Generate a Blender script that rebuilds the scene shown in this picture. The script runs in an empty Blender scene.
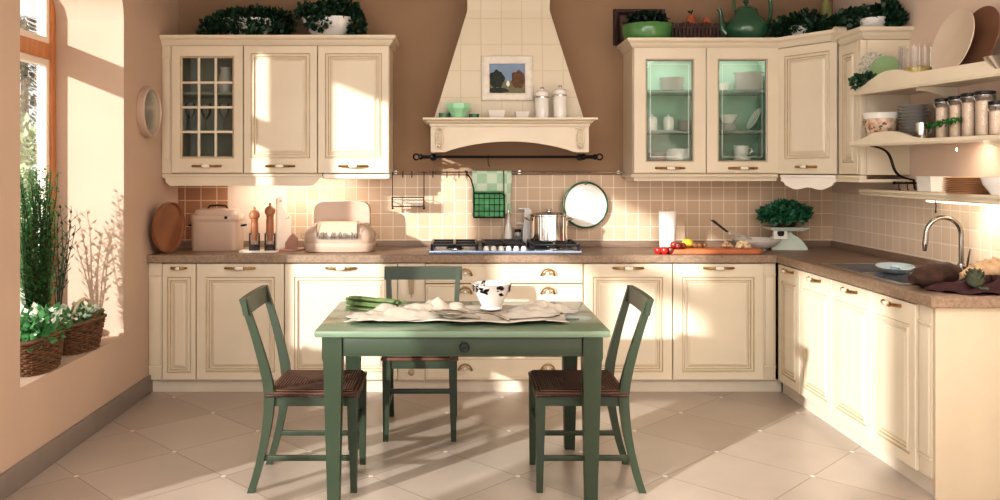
import bpy, bmesh, math, random
from mathutils import Vector, Matrix
random.seed(7)
PI = math.pi
COL = bpy.context.scene.collection
# camera constants: focal length in pixels, vanishing point, eye height
F, CX, CY, H = 850.0, 457.0, 169.0, 1.46
def px(x, Y): return (x-CX)*Y/F
def pz(y, Y): return H-(y-CY)*Y/F
# room constants
XL, XR, YB = -2.015, 2.72, 6.15
YF, YU = 5.555, 5.80          # front planes of base and wall units
XF = 2.11                     # front plane of the right run
ZC = 0.90                     # worktop height

# ------------------------------------------------------------------ helpers
class MB:
    """collects shapes and links them as one mesh object"""
    def __init__(s): s.bm = bmesh.new()
    def box(s, x0, x1, y0, y1, z0, z1, mi=0, bev=0.0, M=None):
        vs = [s.bm.verts.new(p) for p in ((x0,y0,z0),(x1,y0,z0),(x1,y1,z0),(x0,y1,z0),(x0,y0,z1),(x1,y0,z1),(x1,y1,z1),(x0,y1,z1))]
        fs = [s.bm.faces.new([vs[i] for i in q]) for q in ((3,2,1,0),(4,5,6,7),(0,1,5,4),(1,2,6,5),(2,3,7,6),(3,0,4,7))]
        for f in fs: f.material_index = mi
        if bev:
            es = list({e for f in fs for e in f.edges})
            r = bmesh.ops.bevel(s.bm, geom=es, offset=bev, segments=2, affect='EDGES', profile=.6)
            vs = list({v for f in r['faces'] for v in f.verts} | {v for v in vs if v.is_valid})
            for f in r['faces']: f.material_index = mi
        if M is not None:
            for v in vs: v.co = M @ v.co
        return s
    def ring_skin(s, rings, mi=0, closed=True, cap=True, mis=None, loop=False):
        n = len(rings[0]); R = [[s.bm.verts.new(p) for p in r] for r in rings]
        cnt = len(R) if loop else len(R)-1
        for i in range(cnt):
            a, b = R[i], R[(i+1) % len(R)]
            for j in range(n if closed else n-1):
                k = (j+1) % n
                f = s.bm.faces.new((a[j], a[k], b[k], b[j]))
                f.material_index = mis[i] if mis else mi
        if cap and closed and not loop:
            f = s.bm.faces.new(R[0][::-1]); f.material_index = mis[0] if mis else mi
            f = s.bm.faces.new(R[-1]); f.material_index = mis[-1] if mis else mi
        return R
    def lathe(s, prof, c=(0,0,0), seg=28, mi=0, M=None, sx=1, sy=1, mis=None):
        rings = []
        for r, z in prof:
            r = max(r, 1e-4)
            pts = [Vector((c[0]+sx*r*math.cos(2*PI*i/seg), c[1]+sy*r*math.sin(2*PI*i/seg), c[2]+z)) for i in range(seg)]
            if M is not None: pts = [M @ p for p in pts]
            rings.append(pts)
        s.ring_skin(rings, mi, mis=mis); return s
    def tube(s, pts, r, seg=8, mi=0, closed=False, flat=1.0):
        pts = [Vector(p) for p in pts]; n = len(pts)
        rs = r if isinstance(r, (list, tuple)) else [r]*n
        rings = []; up = None
        for i in range(n):
            if closed: t = pts[(i+1) % n]-pts[i-1]
            else: t = pts[min(i+1, n-1)]-pts[max(i-1, 0)]
            t.normalize()
            if up is None:
                up = Vector((0,0,1)) if abs(t.z) < .9 else Vector((1,0,0))
            u = (up - t*up.dot(t)).normalized(); up = u; v = t.cross(u)
            rings.append([pts[i]+u*rs[i]*math.cos(2*PI*j/seg)*flat+v*rs[i]*math.sin(2*PI*j/seg) for j in range(seg)])
        s.ring_skin(rings, mi, loop=closed, cap=not closed); return s
    def bar(s, pts, sizes, mi=0):
        """square bar through points; sizes are (width x, depth y) half sizes, sections stay horizontal"""
        rings = [[Vector((p[0]+a*sx, p[1]+b*sy, p[2])) for a, b in ((-1,-1),(1,-1),(1,1),(-1,1))] for p, (sx, sy) in zip(pts, sizes)]
        s.ring_skin(rings, mi); return s
    def prism(s, poly, axis, d0, d1, mi=0, M=None):
        def mk(p, d):
            v = Vector({'y': (p[0], d, p[1]), 'x': (d, p[0], p[1]), 'z': (p[0], p[1], d)}[axis])
            return M @ v if M is not None else v
        a = [s.bm.verts.new(mk(p, d0)) for p in poly]; b = [s.bm.verts.new(mk(p, d1)) for p in poly]
        n = len(poly); fs = [s.bm.faces.new(a), s.bm.faces.new(b[::-1])]
        for i in range(n): fs.append(s.bm.faces.new((a[i], b[i], b[(i+1) % n], a[(i+1) % n])))
        for f in fs: f.material_index = mi
        return s
    def sweep(s, prof, path, mi=0):
        """closed profile [(outward, z)] along a plan polyline; outward is to the right of travel"""
        path = [Vector(p) for p in path]; n = len(path); rings = []
        for i in range(n):
            ns = []
            if i > 0: d = (path[i]-path[i-1]).normalized(); ns.append(Vector((d.y, -d.x)))
            if i < n-1: d = (path[i+1]-path[i]).normalized(); ns.append(Vector((d.y, -d.x)))
            m = ns[0] if len(ns) == 1 else (ns[0]+ns[1])/(1+ns[0].dot(ns[1]))
            rings.append([Vector((path[i].x+m.x*o, path[i].y+m.y*o, z)) for o, z in prof])
        s.ring_skin(rings, mi); return s
    def ball(s, c, r, mi=0, seg=16, sx=1, sy=1, sz=1, M=None):
        pr = [(r*math.sin(PI*i/10), -r*math.cos(PI*i/10)*sz) for i in range(11)]
        return s.lathe(pr, c, seg, mi, M, sx, sy)
    def grid(s, nx, ny, fn, mi=0):
        V = [[s.bm.verts.new(fn(i/nx, j/ny)) for i in range(nx+1)] for j in range(ny+1)]
        for j in range(ny):
            for i in range(nx):
                f = s.bm.faces.new((V[j][i], V[j][i+1], V[j+1][i+1], V[j+1][i])); f.material_index = mi
        return s
    def leaf(s, p, d, n, L, W, mi=0):
        d = d.normalized(); w = d.cross(n)
        if w.length < 1e-4: w = d.orthogonal()
        w.normalize(); n = w.cross(d)
        a = s.bm.verts.new(p); b = s.bm.verts.new(p+d*L*.45+w*W*.5-n*W*.12); c = s.bm.verts.new(p+d*L); e = s.bm.verts.new(p+d*L*.45-w*W*.5-n*W*.12)
        f = s.bm.faces.new((a, b, c)); f.material_index = mi
        f = s.bm.faces.new((a, c, e)); f.material_index = mi
    def build(s, name, mats, parent=None, angle=35, solid=0, loc=None):
        me = bpy.data.meshes.new(name)
        bmesh.ops.recalc_face_normals(s.bm, faces=s.bm.faces)
        s.bm.to_mesh(me); s.bm.free()
        if not isinstance(mats, (list, tuple)): mats = [mats]
        for m in mats: me.materials.append(m)
        for p in me.polygons: p.use_smooth = True
        me.set_sharp_from_angle(angle=math.radians(angle))
        o = bpy.data.objects.new(name, me); COL.objects.link(o)
        if parent: o.parent = parent
        if loc: o.location = loc
        if solid:
            md = o.modifiers.new('thickness', 'SOLIDIFY'); md.thickness = solid; md.offset = 1
        return o

def thing(name, label, cat, loc=(0,0,0), rotz=0, group=None):
    o = bpy.data.objects.new(name, None); COL.objects.link(o)
    o.empty_display_size = .05
    o.location = loc; o.rotation_euler = (0,0,rotz)
    o['label'] = label; o['category'] = cat
    if group: o['group'] = group
    return o
def tag(o, label, cat, group=None):
    o['label'] = label; o['category'] = cat
    if group: o['group'] = group
    return o
def struct(name, mb, m, label, cat, **k):
    o = mb.build(name, m, **k); o['kind'] = 'structure'; o['label'] = label; o['category'] = cat
    return o
def dup(root, loc, rotz=None, label=None, group=None):
    r = root.copy(); COL.objects.link(r); r.location = loc
    if rotz is not None: r.rotation_euler = (0,0,rotz)
    if label: r['label'] = label
    if group: r['group'] = group
    for ch in list(root.children):
        c = ch.copy(); COL.objects.link(c); c.parent = r
        for g in list(ch.children):
            d = g.copy(); COL.objects.link(d); d.parent = c
    return r

# ------------------------------------------------------------------ materials
def lin(c):
    return tuple(((v/255)/12.92 if v/255 <= .04045 else ((v/255+.055)/1.055)**2.4) for v in c)
def mat(name, c, rough=.5, metal=0, var=0, vs=6, bump=0, bs=60, coat=0, stretch=(1,1,1), spec=.5, c2=None, trl=0):
    m = bpy.data.materials.new(name); m.use_nodes = True
    N = m.node_tree.nodes; L = m.node_tree.links; b = N['Principled BSDF']
    col = lin(c)
    b.inputs['Base Color'].default_value = (*col, 1); b.inputs['Roughness'].default_value = rough
    b.inputs['Metallic'].default_value = metal; b.inputs['Specular IOR Level'].default_value = spec
    b.inputs['Coat Weight'].default_value = coat
    if var or bump or c2:
        tc = N.new('ShaderNodeTexCoord'); mp = N.new('ShaderNodeMapping'); mp.inputs['Scale'].default_value = stretch
        L.new(tc.outputs['Object'], mp.inputs['Vector'])
        if var or c2:
            nz = N.new('ShaderNodeTexNoise'); nz.inputs['Scale'].default_value = vs; nz.inputs['Detail'].default_value = 5
            L.new(mp.outputs[0], nz.inputs['Vector'])
            r = N.new('ShaderNodeValToRGB'); r.color_ramp.elements[0].position = .3; r.color_ramp.elements[1].position = .7
            a = tuple(v*(1-var) for v in col); z = lin(c2) if c2 else tuple(min(1, v*(1+var)) for v in col)
            r.color_ramp.elements[0].color = (*a, 1); r.color_ramp.elements[1].color = (*z, 1)
            L.new(nz.outputs['Fac'], r.inputs[0]); L.new(r.outputs[0], b.inputs['Base Color'])
        if bump:
            n2 = N.new('ShaderNodeTexNoise'); n2.inputs['Scale'].default_value = bs; n2.inputs['Detail'].default_value = 3
            L.new(mp.outputs[0], n2.inputs['Vector'])
            bp = N.new('ShaderNodeBump'); bp.inputs['Strength'].default_value = bump; bp.inputs['Distance'].default_value = .004
            L.new(n2.outputs['Fac'], bp.inputs['Height']); L.new(bp.outputs[0], b.inputs['Normal'])
    if trl:
        t = N.new('ShaderNodeBsdfTranslucent'); t.inputs[0].default_value = (*[min(1, v*1.6) for v in col], 1); mx = N.new('ShaderNodeMixShader'); mx.inputs[0].default_value = trl
        L.new(b.outputs[0], mx.inputs[1]); L.new(t.outputs[0], mx.inputs[2]); L.new(mx.outputs[0], N['Material Output'].inputs[0])
    return m
def glass_mat(name, tint, gloss=.5, rough=.02, milk=0):
    m = bpy.data.materials.new(name); m.use_nodes = True
    N = m.node_tree.nodes; L = m.node_tree.links; N.remove(N['Principled BSDF'])
    t = N.new('ShaderNodeBsdfTransparent'); t.inputs[0].default_value = (*tint, 1)
    g = N.new('ShaderNodeBsdfGlossy'); g.inputs['Roughness'].default_value = rough
    fr = N.new('ShaderNodeFresnel'); fr.inputs['IOR'].default_value = 1.45
    ml = N.new('ShaderNodeMath'); ml.operation = 'MULTIPLY'; ml.inputs[1].default_value = gloss
    mx = N.new('ShaderNodeMixShader')
    L.new(fr.outputs[0], ml.inputs[0]); L.new(ml.outputs[0], mx.inputs[0]); L.new(t.outputs[0], mx.inputs[1]); L.new(g.outputs[0], mx.inputs[2])
    out = mx
    if milk:
        df = N.new('ShaderNodeBsdfDiffuse'); df.inputs[0].default_value = (.85,.83,.80,1); m2 = N.new('ShaderNodeMixShader'); m2.inputs[0].default_value = milk
        L.new(mx.outputs[0], m2.inputs[1]); L.new(df.outputs[0], m2.inputs[2]); out = m2
    L.new(out.outputs[0], N['Material Output'].inputs[0])
    return m
def tile_mat(name, c1, c2, mortar, bw, rh, axes='xz', rough=.35, msize=.004, off=(0,0)):
    m = bpy.data.materials.new(name); m.use_nodes = True
    N = m.node_tree.nodes; L = m.node_tree.links; b = N['Principled BSDF']; b.inputs['Roughness'].default_value = rough
    tc = N.new('ShaderNodeTexCoord'); sp = N.new('ShaderNodeSeparateXYZ'); cb = N.new('ShaderNodeCombineXYZ')
    L.new(tc.outputs['Object'], sp.inputs[0])
    for k, ax in enumerate(axes):
        ad = N.new('ShaderNodeMath'); ad.operation = 'ADD'; ad.inputs[1].default_value = 20+off[k]
        L.new(sp.outputs[ax.upper()], ad.inputs[0]); L.new(ad.outputs[0], cb.inputs[k])
    br = N.new('ShaderNodeTexBrick'); br.offset = 0; br.squash = 1
    br.inputs['Scale'].default_value = 1; br.inputs['Brick Width'].default_value = bw; br.inputs['Row Height'].default_value = rh
    br.inputs['Mortar Size'].default_value = msize; br.inputs['Mortar Smooth'].default_value = .2
    br.inputs['Color1'].default_value = (*lin(c1), 1); br.inputs['Color2'].default_value = (*lin(c2), 1); br.inputs['Mortar'].default_value = (*lin(mortar), 1)
    L.new(cb.outputs[0], br.inputs['Vector']); L.new(br.outputs['Color'], b.inputs['Base Color'])
    bp = N.new('ShaderNodeBump'); bp.invert = True; bp.inputs['Strength'].default_value = .4; bp.inputs['Distance'].default_value = .003
    L.new(br.outputs['Fac'], bp.inputs['Height']); L.new(bp.outputs[0], b.inputs['Normal'])
    return m
def floor_mat():
    m = bpy.data.materials.new('floor_tiles'); m.use_nodes = True
    N = m.node_tree.nodes; L = m.node_tree.links; b = N['Principled BSDF']
    def mth(op, a, c=None):
        n = N.new('ShaderNodeMath'); n.operation = op
        for k, v in enumerate((a, c)):
            if v is None: continue
            if isinstance(v, (int, float)): n.inputs[k].default_value = v
            else: L.new(v, n.inputs[k])
        return n.outputs[0]
    tc = N.new('ShaderNodeTexCoord'); sp = N.new('ShaderNodeSeparateXYZ'); L.new(tc.outputs['Object'], sp.inputs[0])
    x = mth('ADD', sp.outputs['X'], -1.69); y = mth('ADD', sp.outputs['Y'], -4.04)
    S = .495
    u = mth('DIVIDE', mth('MULTIPLY', mth('ADD', x, y), .70711), S); v = mth('DIVIDE', mth('MULTIPLY', mth('SUBTRACT', x, y), .70711), S)
    du = mth('ABSOLUTE', mth('SUBTRACT', mth('FRACT', mth('ADD', u, .5)), .5)); dv = mth('ABSOLUTE', mth('SUBTRACT', mth('FRACT', mth('ADD', v, .5)), .5))
    line = mth('LESS_THAN', mth('MINIMUM', du, dv), .006)
    ins = mth('LESS_THAN', mth('ADD', du, dv), .030)
    wn = N.new('ShaderNodeTexWhiteNoise'); wn.noise_dimensions = '2D'; cb = N.new('ShaderNodeCombineXYZ')
    L.new(mth('FLOOR', u), cb.inputs[0]); L.new(mth('FLOOR', v), cb.inputs[1]); L.new(cb.outputs[0], wn.inputs['Vector'])
    nz = N.new('ShaderNodeTexNoise'); nz.inputs['Scale'].default_value = 3.5; nz.inputs['Detail'].default_value = 6; L.new(tc.outputs['Object'], nz.inputs['Vector'])
    f = mth('ADD', mth('MULTIPLY', wn.outputs['Value'], .5), mth('MULTIPLY', nz.outputs['Fac'], .5))
    r = N.new('ShaderNodeValToRGB'); r.color_ramp.elements[0].position = .2; r.color_ramp.elements[1].position = .8
    r.color_ramp.elements[0].color = (*lin((164,150,138)), 1); r.color_ramp.elements[1].color = (*lin((187,174,162)), 1)
    L.new(f, r.inputs[0])
    m1 = N.new('ShaderNodeMixRGB'); m1.inputs[2].default_value = (*lin((140,124,112)), 1); L.new(line, m1.inputs[0]); L.new(r.outputs[0], m1.inputs[1])
    m2 = N.new('ShaderNodeMixRGB'); m2.inputs[2].default_value = (*lin((228,220,210)), 1); L.new(ins, m2.inputs[0]); L.new(m1.outputs[0], m2.inputs[1])
    L.new(m2.outputs[0], b.inputs['Base Color'])
    b.inputs['Roughness'].default_value = .30
    bp = N.new('ShaderNodeBump'); bp.inputs['Strength'].default_value = .25; bp.inputs['Distance'].default_value = .003; bp.invert = True
    L.new(line, bp.inputs['Height']); L.new(bp.outputs[0], b.inputs['Normal'])
    return m
def rush_mat():
    m = bpy.data.materials.new('woven_rush'); m.use_nodes = True
    N = m.node_tree.nodes; L = m.node_tree.links; b = N['Principled BSDF']; b.inputs['Roughness'].default_value = .7
    tc = N.new('ShaderNodeTexCoord'); sp = N.new('ShaderNodeSeparateXYZ'); L.new(tc.outputs['Object'], sp.inputs[0])
    ax = N.new('ShaderNodeMath'); ax.operation = 'ABSOLUTE'; L.new(sp.outputs[0], ax.inputs[0])
    ay = N.new('ShaderNodeMath'); ay.operation = 'ABSOLUTE'; L.new(sp.outputs[1], ay.inputs[0])
    gt = N.new('ShaderNodeMath'); gt.operation = 'GREATER_THAN'; L.new(ax.outputs[0], gt.inputs[0]); L.new(ay.outputs[0], gt.inputs[1])
    w = []
    for d in ('X', 'Y'):
        k = N.new('ShaderNodeTexWave'); k.wave_type = 'BANDS'; k.bands_direction = d; k.inputs['Scale'].default_value = 26; k.inputs['Distortion'].default_value = 1.2
        k.inputs['Detail Scale'].default_value = 3
        L.new(tc.outputs['Object'], k.inputs['Vector']); w.append(k.outputs['Fac'])
    mx = N.new('ShaderNodeMix'); mx.data_type = 'FLOAT'
    L.new(gt.outputs[0], mx.inputs[0]); L.new(w[1], mx.inputs[2]); L.new(w[0], mx.inputs[3])
    r = N.new('ShaderNodeValToRGB'); r.color_ramp.elements[0].color = (*lin((42,24,18)), 1); r.color_ramp.elements[1].color = (*lin((120,82,62)), 1)
    L.new(mx.outputs[0], r.inputs[0]); L.new(r.outputs[0], b.inputs['Base Color'])
    bp = N.new('ShaderNodeBump'); bp.inputs['Distance'].default_value = .006; bp.inputs['Strength'].default_value = .9
    L.new(mx.outputs[0], bp.inputs['Height']); L.new(bp.outputs[0], b.inputs['Normal'])
    return m
def check_mat(name, c1, c2, scale, rough=.9):
    m = bpy.data.materials.new(name); m.use_nodes = True
    N = m.node_tree.nodes; L = m.node_tree.links; b = N['Principled BSDF']; b.inputs['Roughness'].default_value = rough
    tc = N.new('ShaderNodeTexCoord'); ck = N.new('ShaderNodeTexChecker'); ck.inputs['Scale'].default_value = scale
    ck.inputs['Color1'].default_value = (*lin(c1), 1); ck.inputs['Color2'].default_value = (*lin(c2), 1)
    L.new(tc.outputs['Object'], ck.inputs['Vector']); L.new(ck.outputs[0], b.inputs['Base Color'])
    return m

CREAM = mat('cream_lacquer', (221,208,186), .38, var=.04, vs=3, coat=.1)
GLAZE = mat('cream_glaze_line', (184,165,136), .5, var=.1, vs=20)
WHITEW = mat('white_lacquer', (244,236,224), .4, var=.03)
PLINTHM = mat('plinth_cream', (212,200,184), .45, var=.04)
INNER = mat('cabinet_interior', (156,156,142), .6, var=.05)
GREENIN = mat('cabinet_green_interior', (156,184,164), .55, var=.06)
BRASS = mat('antique_brass', (176,142,92), .32, 1, var=.2, vs=40)
PORC = mat('handle_porcelain', (240,232,218), .2, coat=.4, var=.02)
WORKTOP = mat('worktop_wood', (136,114,98), .42, var=.16, vs=16, bump=.12, bs=140, stretch=(.5,1,6))
WORKEDGE = mat('worktop_edge', (150,128,108), .55, var=.26, vs=70, bump=.5, bs=220)
HOODT = tile_mat('hood_tiles', (216,204,182), (219,207,186), (204,190,165), .141, .185, 'xz', .45, .003, (0.065, .015))
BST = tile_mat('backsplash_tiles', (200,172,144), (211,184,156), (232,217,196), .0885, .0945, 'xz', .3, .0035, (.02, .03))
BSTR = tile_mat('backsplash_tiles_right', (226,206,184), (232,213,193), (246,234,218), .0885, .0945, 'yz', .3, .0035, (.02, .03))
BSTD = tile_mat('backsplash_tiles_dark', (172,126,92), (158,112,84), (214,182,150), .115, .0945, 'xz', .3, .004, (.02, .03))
WALLB = mat('brown_plaster', (156,128,103), .85, var=.07, vs=2.2, bump=.08, bs=90)
WALLL = mat('pink_plaster', (198,173,153), .85, var=.03, vs=2.5, bump=.06, bs=90)
WALLR = mat('peach_plaster', (218,196,178), .85, var=.03, vs=2.5, bump=.06, bs=90)
CEIL = mat('ceiling_white', (236,232,226), .9, var=.02)
BASEB = mat('taupe_baseboard', (138,126,118), .55, var=.06)
FLOORM = floor_mat()
ORANGEW = mat('orange_window_wood', (196,132,86), .45, var=.14, vs=10, stretch=(6,6,1))
WINW = mat('window_sash_white', (238,226,210), .45, var=.03)
GLASSW = glass_mat('window_glass', (.97,.98,.98), .6)
GLASSC = glass_mat('cabinet_glass', (.95,.975,.96), .8)
GLASSJ = glass_mat('jar_glass', (.985,.98,.97), 1.0, .06, .04)
GREENSH = glass_mat('green_glass_shelf', (.82,.94,.88), .8, .05, .22)
GLASSD = glass_mat('milky_dish_glass', (.99,.99,.98), 1.0, .08, .3)
GREYL = mat('grey_glass_rebate', (112,122,120), .4, .3, var=.05)
LEAD = mat('leading_silver', (205,208,204), .3, .7, var=.05)
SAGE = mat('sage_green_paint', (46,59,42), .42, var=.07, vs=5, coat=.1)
SAGET = mat('sage_green_top_sheen', (106,126,104), .2, var=.05, vs=5, coat=.25)  # sage paint made paler; the sheen on the top is put into the colour
RUSH = rush_mat()
STEEL = mat('brushed_steel', (205,205,204), .22, 1, var=.05, vs=30)
CHROME = mat('chrome', (225,222,218), .1, 1, var=.02)
CHROMED = mat('tap_chrome', (150,145,138), .16, 1, var=.05)
CREAMP = mat('cream_panel_shaded', (205,190,165), .45, var=.04)  # cream lacquer darkened; the end panel's shade is put into this colour
IRON = mat('black_iron', (30,28,30), .45, .6, var=.2, vs=40)
BLACK = mat('black_enamel', (18,18,22), .3, var=.1)
WHITEC = mat('white_ceramic', (228,224,218), .18, coat=.5, var=.02)
GREYC = mat('grey_ceramic', (205,198,190), .25, coat=.3, var=.03)
GREENE = mat('green_enamel', (46,92,66), .12, coat=.8, var=.15, vs=4)
GREENB = mat('bright_green_glaze', (80,134,76), .18, coat=.6, var=.06)
PGREEN = mat('pale_green_glass', (160,216,176), .2, coat=.5, var=.06)
DGREEN = mat('dark_green_dish', (70,120,84), .3, coat=.3, var=.05)
IVY = mat('ivy_leaf', (24,58,36), .5, var=.5, vs=9)
HERB = mat('herb_leaf', (92,150,96), .45, var=.45, vs=14, trl=.35)
BASIL = mat('basil_leaf', (44,104,74), .45, var=.5, vs=18)
PALEF = mat('pale_flower', (226,232,220), .6, var=.1)
STEM = mat('plant_stem', (62,64,38), .7, var=.2)
WICK = mat('wicker', (108,78,56), .6, var=.35, vs=30, bump=.3, bs=120)
TRAYW = mat('tray_wood', (140,94,66), .4, var=.22, vs=9, stretch=(1,8,1))
MILLW = mat('mill_wood', (164,108,72), .35, var=.15, vs=14, coat=.2)
BOARDW = mat('board_terracotta_wood', (196,120,82), .45, var=.12, vs=8, stretch=(1,7,1))
TIN = mat('blush_tin', (196,172,154), .4, .1, var=.03, coat=.15)
TAUPEF = mat('cream_cloth_flap', (204,184,158), .9, var=.06, bump=.2)
PINKPAD = mat('mauve_pad', (178,140,126), .7, var=.06)
LINEN = mat('linen_cloth', (186,178,166), .92, var=.08, vs=20, bump=.35, bs=300)
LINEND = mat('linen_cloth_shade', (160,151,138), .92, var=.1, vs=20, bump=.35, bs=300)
CLOTHC = check_mat('green_check_cloth', (220,236,214), (186,220,188), 14)
CLOTHG = mat('green_cloth', (76,158,102), .9, var=.12, vs=25, bump=.2)
CLOTHG2 = mat('emerald_cloth', (104,178,126), .85, var=.2, vs=20, bump=.2)
PAPER = mat('paper_towel', (248,244,238), .95, var=.02, bump=.2, bs=120)
RED = mat('tomato_red', (188,40,34), .25, coat=.4, var=.2, vs=20)
DRED = mat('dark_red_fruit', (122,36,28), .4, coat=.2, var=.3, vs=25)
LEMON = mat('lemon_yellow', (226,182,56), .4, var=.1, bump=.2)
NUT = mat('nut_brown', (126,86,54), .6, var=.3, vs=40)
CRUMB = mat('crumb_cream', (236,214,176), .85, var=.2, vs=60, bump=.5)
PAPERP = mat('pepper_corns', (48,36,30), .7, var=.5, vs=160, bump=.8, bs=200)
MINT = mat('mint_enamel', (206,218,206), .3, coat=.3, var=.05)
DARKW = mat('dark_wood', (58,36,30), .5, var=.35, vs=30, stretch=(9,1,1))
TERRA = mat('terracotta', (176,100,66), .7, var=.12)
PLATEB = mat('beige_platter', (206,188,168), .35, var=.04, coat=.2)
PLATED = mat('brown_platter', (122,86,66), .4, var=.1, coat=.2)
WOODST = mat('stacked_wood_plates', (196,150,112), .45, var=.12)
PASTA = mat('jar_contents', (228,206,184), .6, var=.1, vs=30)
FLORAL = mat('floral_ceramic', (232,214,196), .25, var=.0, c2=(180,140,112), vs=26, coat=.3)
BLKFLOR = mat('black_floral_ceramic', (20,24,22), .25, vs=18, c2=(236,234,228), coat=.4)
SILVERFR = mat('aged_white_frame', (226,218,206), .4, var=.08, vs=30)
SKYP = mat('painted_sky', (128,150,176), .6, var=.1, vs=8)
DTREE = mat('painted_dark_trees', (28,40,28), .6, var=.4, vs=50)
BTREE = mat('painted_brown_trees', (98,66,42), .6, var=.4, vs=50)
MEADOW = mat('painted_meadow', (118,112,84), .6, var=.2, vs=40)
MIRROR = mat('mirror_silver', (214,208,196), .25, 1, var=.02)
BURG = mat('burgundy_cloth', (64,34,36), .8, var=.25, vs=14, bump=.3)
LOAF = mat('dark_bread', (64,42,32), .8, var=.4, vs=25, bump=.7, bs=60)
BAGU = mat('pale_bread', (204,172,136), .85, var=.2, vs=30, bump=.7, bs=60)
ARTI = mat('artichoke', (86,92,74), .7, var=.3, vs=30)
SINKM = mat('dark_sink_steel', (150,156,164), .25, .85, var=.06)
BLUEG = mat('blue_grey_dish', (176,196,204), .3, coat=.3, var=.04)
ASPAR = mat('asparagus_green', (96,116,70), .7, var=.45, vs=30)
STONE = mat('exterior_paving', (214,206,194), .9, var=.05)
BULB = bpy.data.materials.new('lit_tube'); BULB.use_nodes = True
_b = BULB.node_tree.nodes['Principled BSDF']; _b.inputs['Emission Color'].default_value = (1,.82,.6,1); _b.inputs['Emission Strength'].default_value = 2.5
# ================================================================== THE SETTING
m = MB(); m.box(XL-.42, XR+.15, -2.0, YB+.15, -.12, 0)
struct('floor', m, FLOORM, 'beige diagonal stone tile floor with small white inset tiles', 'floor')
m = MB(); m.box(XL-.42, XR+.15, -2.0, YB+.15, 2.9, 3.02)
struct('ceiling', m, CEIL, 'plain white ceiling above the kitchen', 'ceiling')
m = MB(); m.box(XL-.42, XR+.15, YB, YB+.15, 0, 2.9)
struct('wall_back', m, WALLB, 'brown plaster wall behind the range hood', 'wall')
m = MB(); m.box(XR, XR+.15, -2.0, YB, 0, 2.9)
struct('wall_right', m, WALLR, 'peach plaster wall behind the open shelves', 'wall')
# left wall: three openings with slanted reveals, thick around the sill window
m = MB()
m.prism([(XL,5.14),(XL,YB),(XL-.42,YB),(XL-.42,5.14)], 'z', 0, 2.9)                 # far end
m.prism([(XL,3.92),(XL,5.14),(XL-.42,5.14),(XL-.42,3.38)], 'z', 0, .45)             # under the sill
def arch_ring(x, ya):
    c, h = (5.14+ya)/2, (5.14-ya)/2
    return [Vector((x, 5.14, 2.9))]+[Vector((x, c+h*math.cos(PI*i/20), 2.36+.42*math.sin(PI*i/20))) for i in range(21)]+[Vector((x, ya, 2.9))]
m.ring_skin([arch_ring(XL, 3.92), arch_ring(XL-.42, 3.38)])                           # arched lintel
m.prism([(XL,3.40),(XL,3.92),(XL-.42,3.38),(XL-.42,2.93)], 'z', 2.895, 2.9)
m.prism([(XL,3.40),(XL,3.92),(XL-.42,3.38),(XL-.42,2.93)], 'z', 0, 2.9)             # pier with the rack
m.prism([(XL,1.75),(XL,3.40),(XL-.42,2.93),(XL-.42,1.28)], 'z', 2.74, 2.9)
m.prism([(XL,1.75),(XL,3.40),(XL-.42,2.93),(XL-.42,1.28)], 'z', 0, .02)
m.prism([(XL,1.15),(XL,1.75),(XL-.42,1.28),(XL-.42,.68)], 'z', 0, 2.9)
m.prism([(XL,-.13),(XL,1.15),(XL-.42,.68),(XL-.42,-.60)], 'z', 2.74, 2.9)
m.prism([(XL,-2),(XL,-.13),(XL-.42,-.60),(XL-.42,-2)], 'z', 0, 2.9)
struct('wall_left', m, WALLL, 'pale pink plaster wall with a deep window recess', 'wall')
m = MB(); m.box(XL, XL+.018, 1.2, YF+.03, 0, .115, bev=.004)
struct('baseboard_left', m, BASEB, 'taupe baseboard along the left wall', 'baseboard')
m = MB(); m.box(-30, XL-.42, -20, 40, -.5, -.13)
struct('ground', m, STONE, 'pale paved ground outside the window', 'ground')
# splashbacks
SP = YB-.008
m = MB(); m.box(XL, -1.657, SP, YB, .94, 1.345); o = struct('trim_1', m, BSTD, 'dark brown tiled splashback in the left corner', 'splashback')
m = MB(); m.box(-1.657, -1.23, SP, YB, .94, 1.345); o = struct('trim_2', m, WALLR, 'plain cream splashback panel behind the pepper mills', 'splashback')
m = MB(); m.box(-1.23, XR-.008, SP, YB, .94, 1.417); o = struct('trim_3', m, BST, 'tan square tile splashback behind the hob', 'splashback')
m = MB(); m.box(XR-.008, XR, 3.70, YB, .94, 1.29); o = struct('trim_4', m, BSTR, 'pale peach tile splashback behind the tap', 'splashback')

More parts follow.
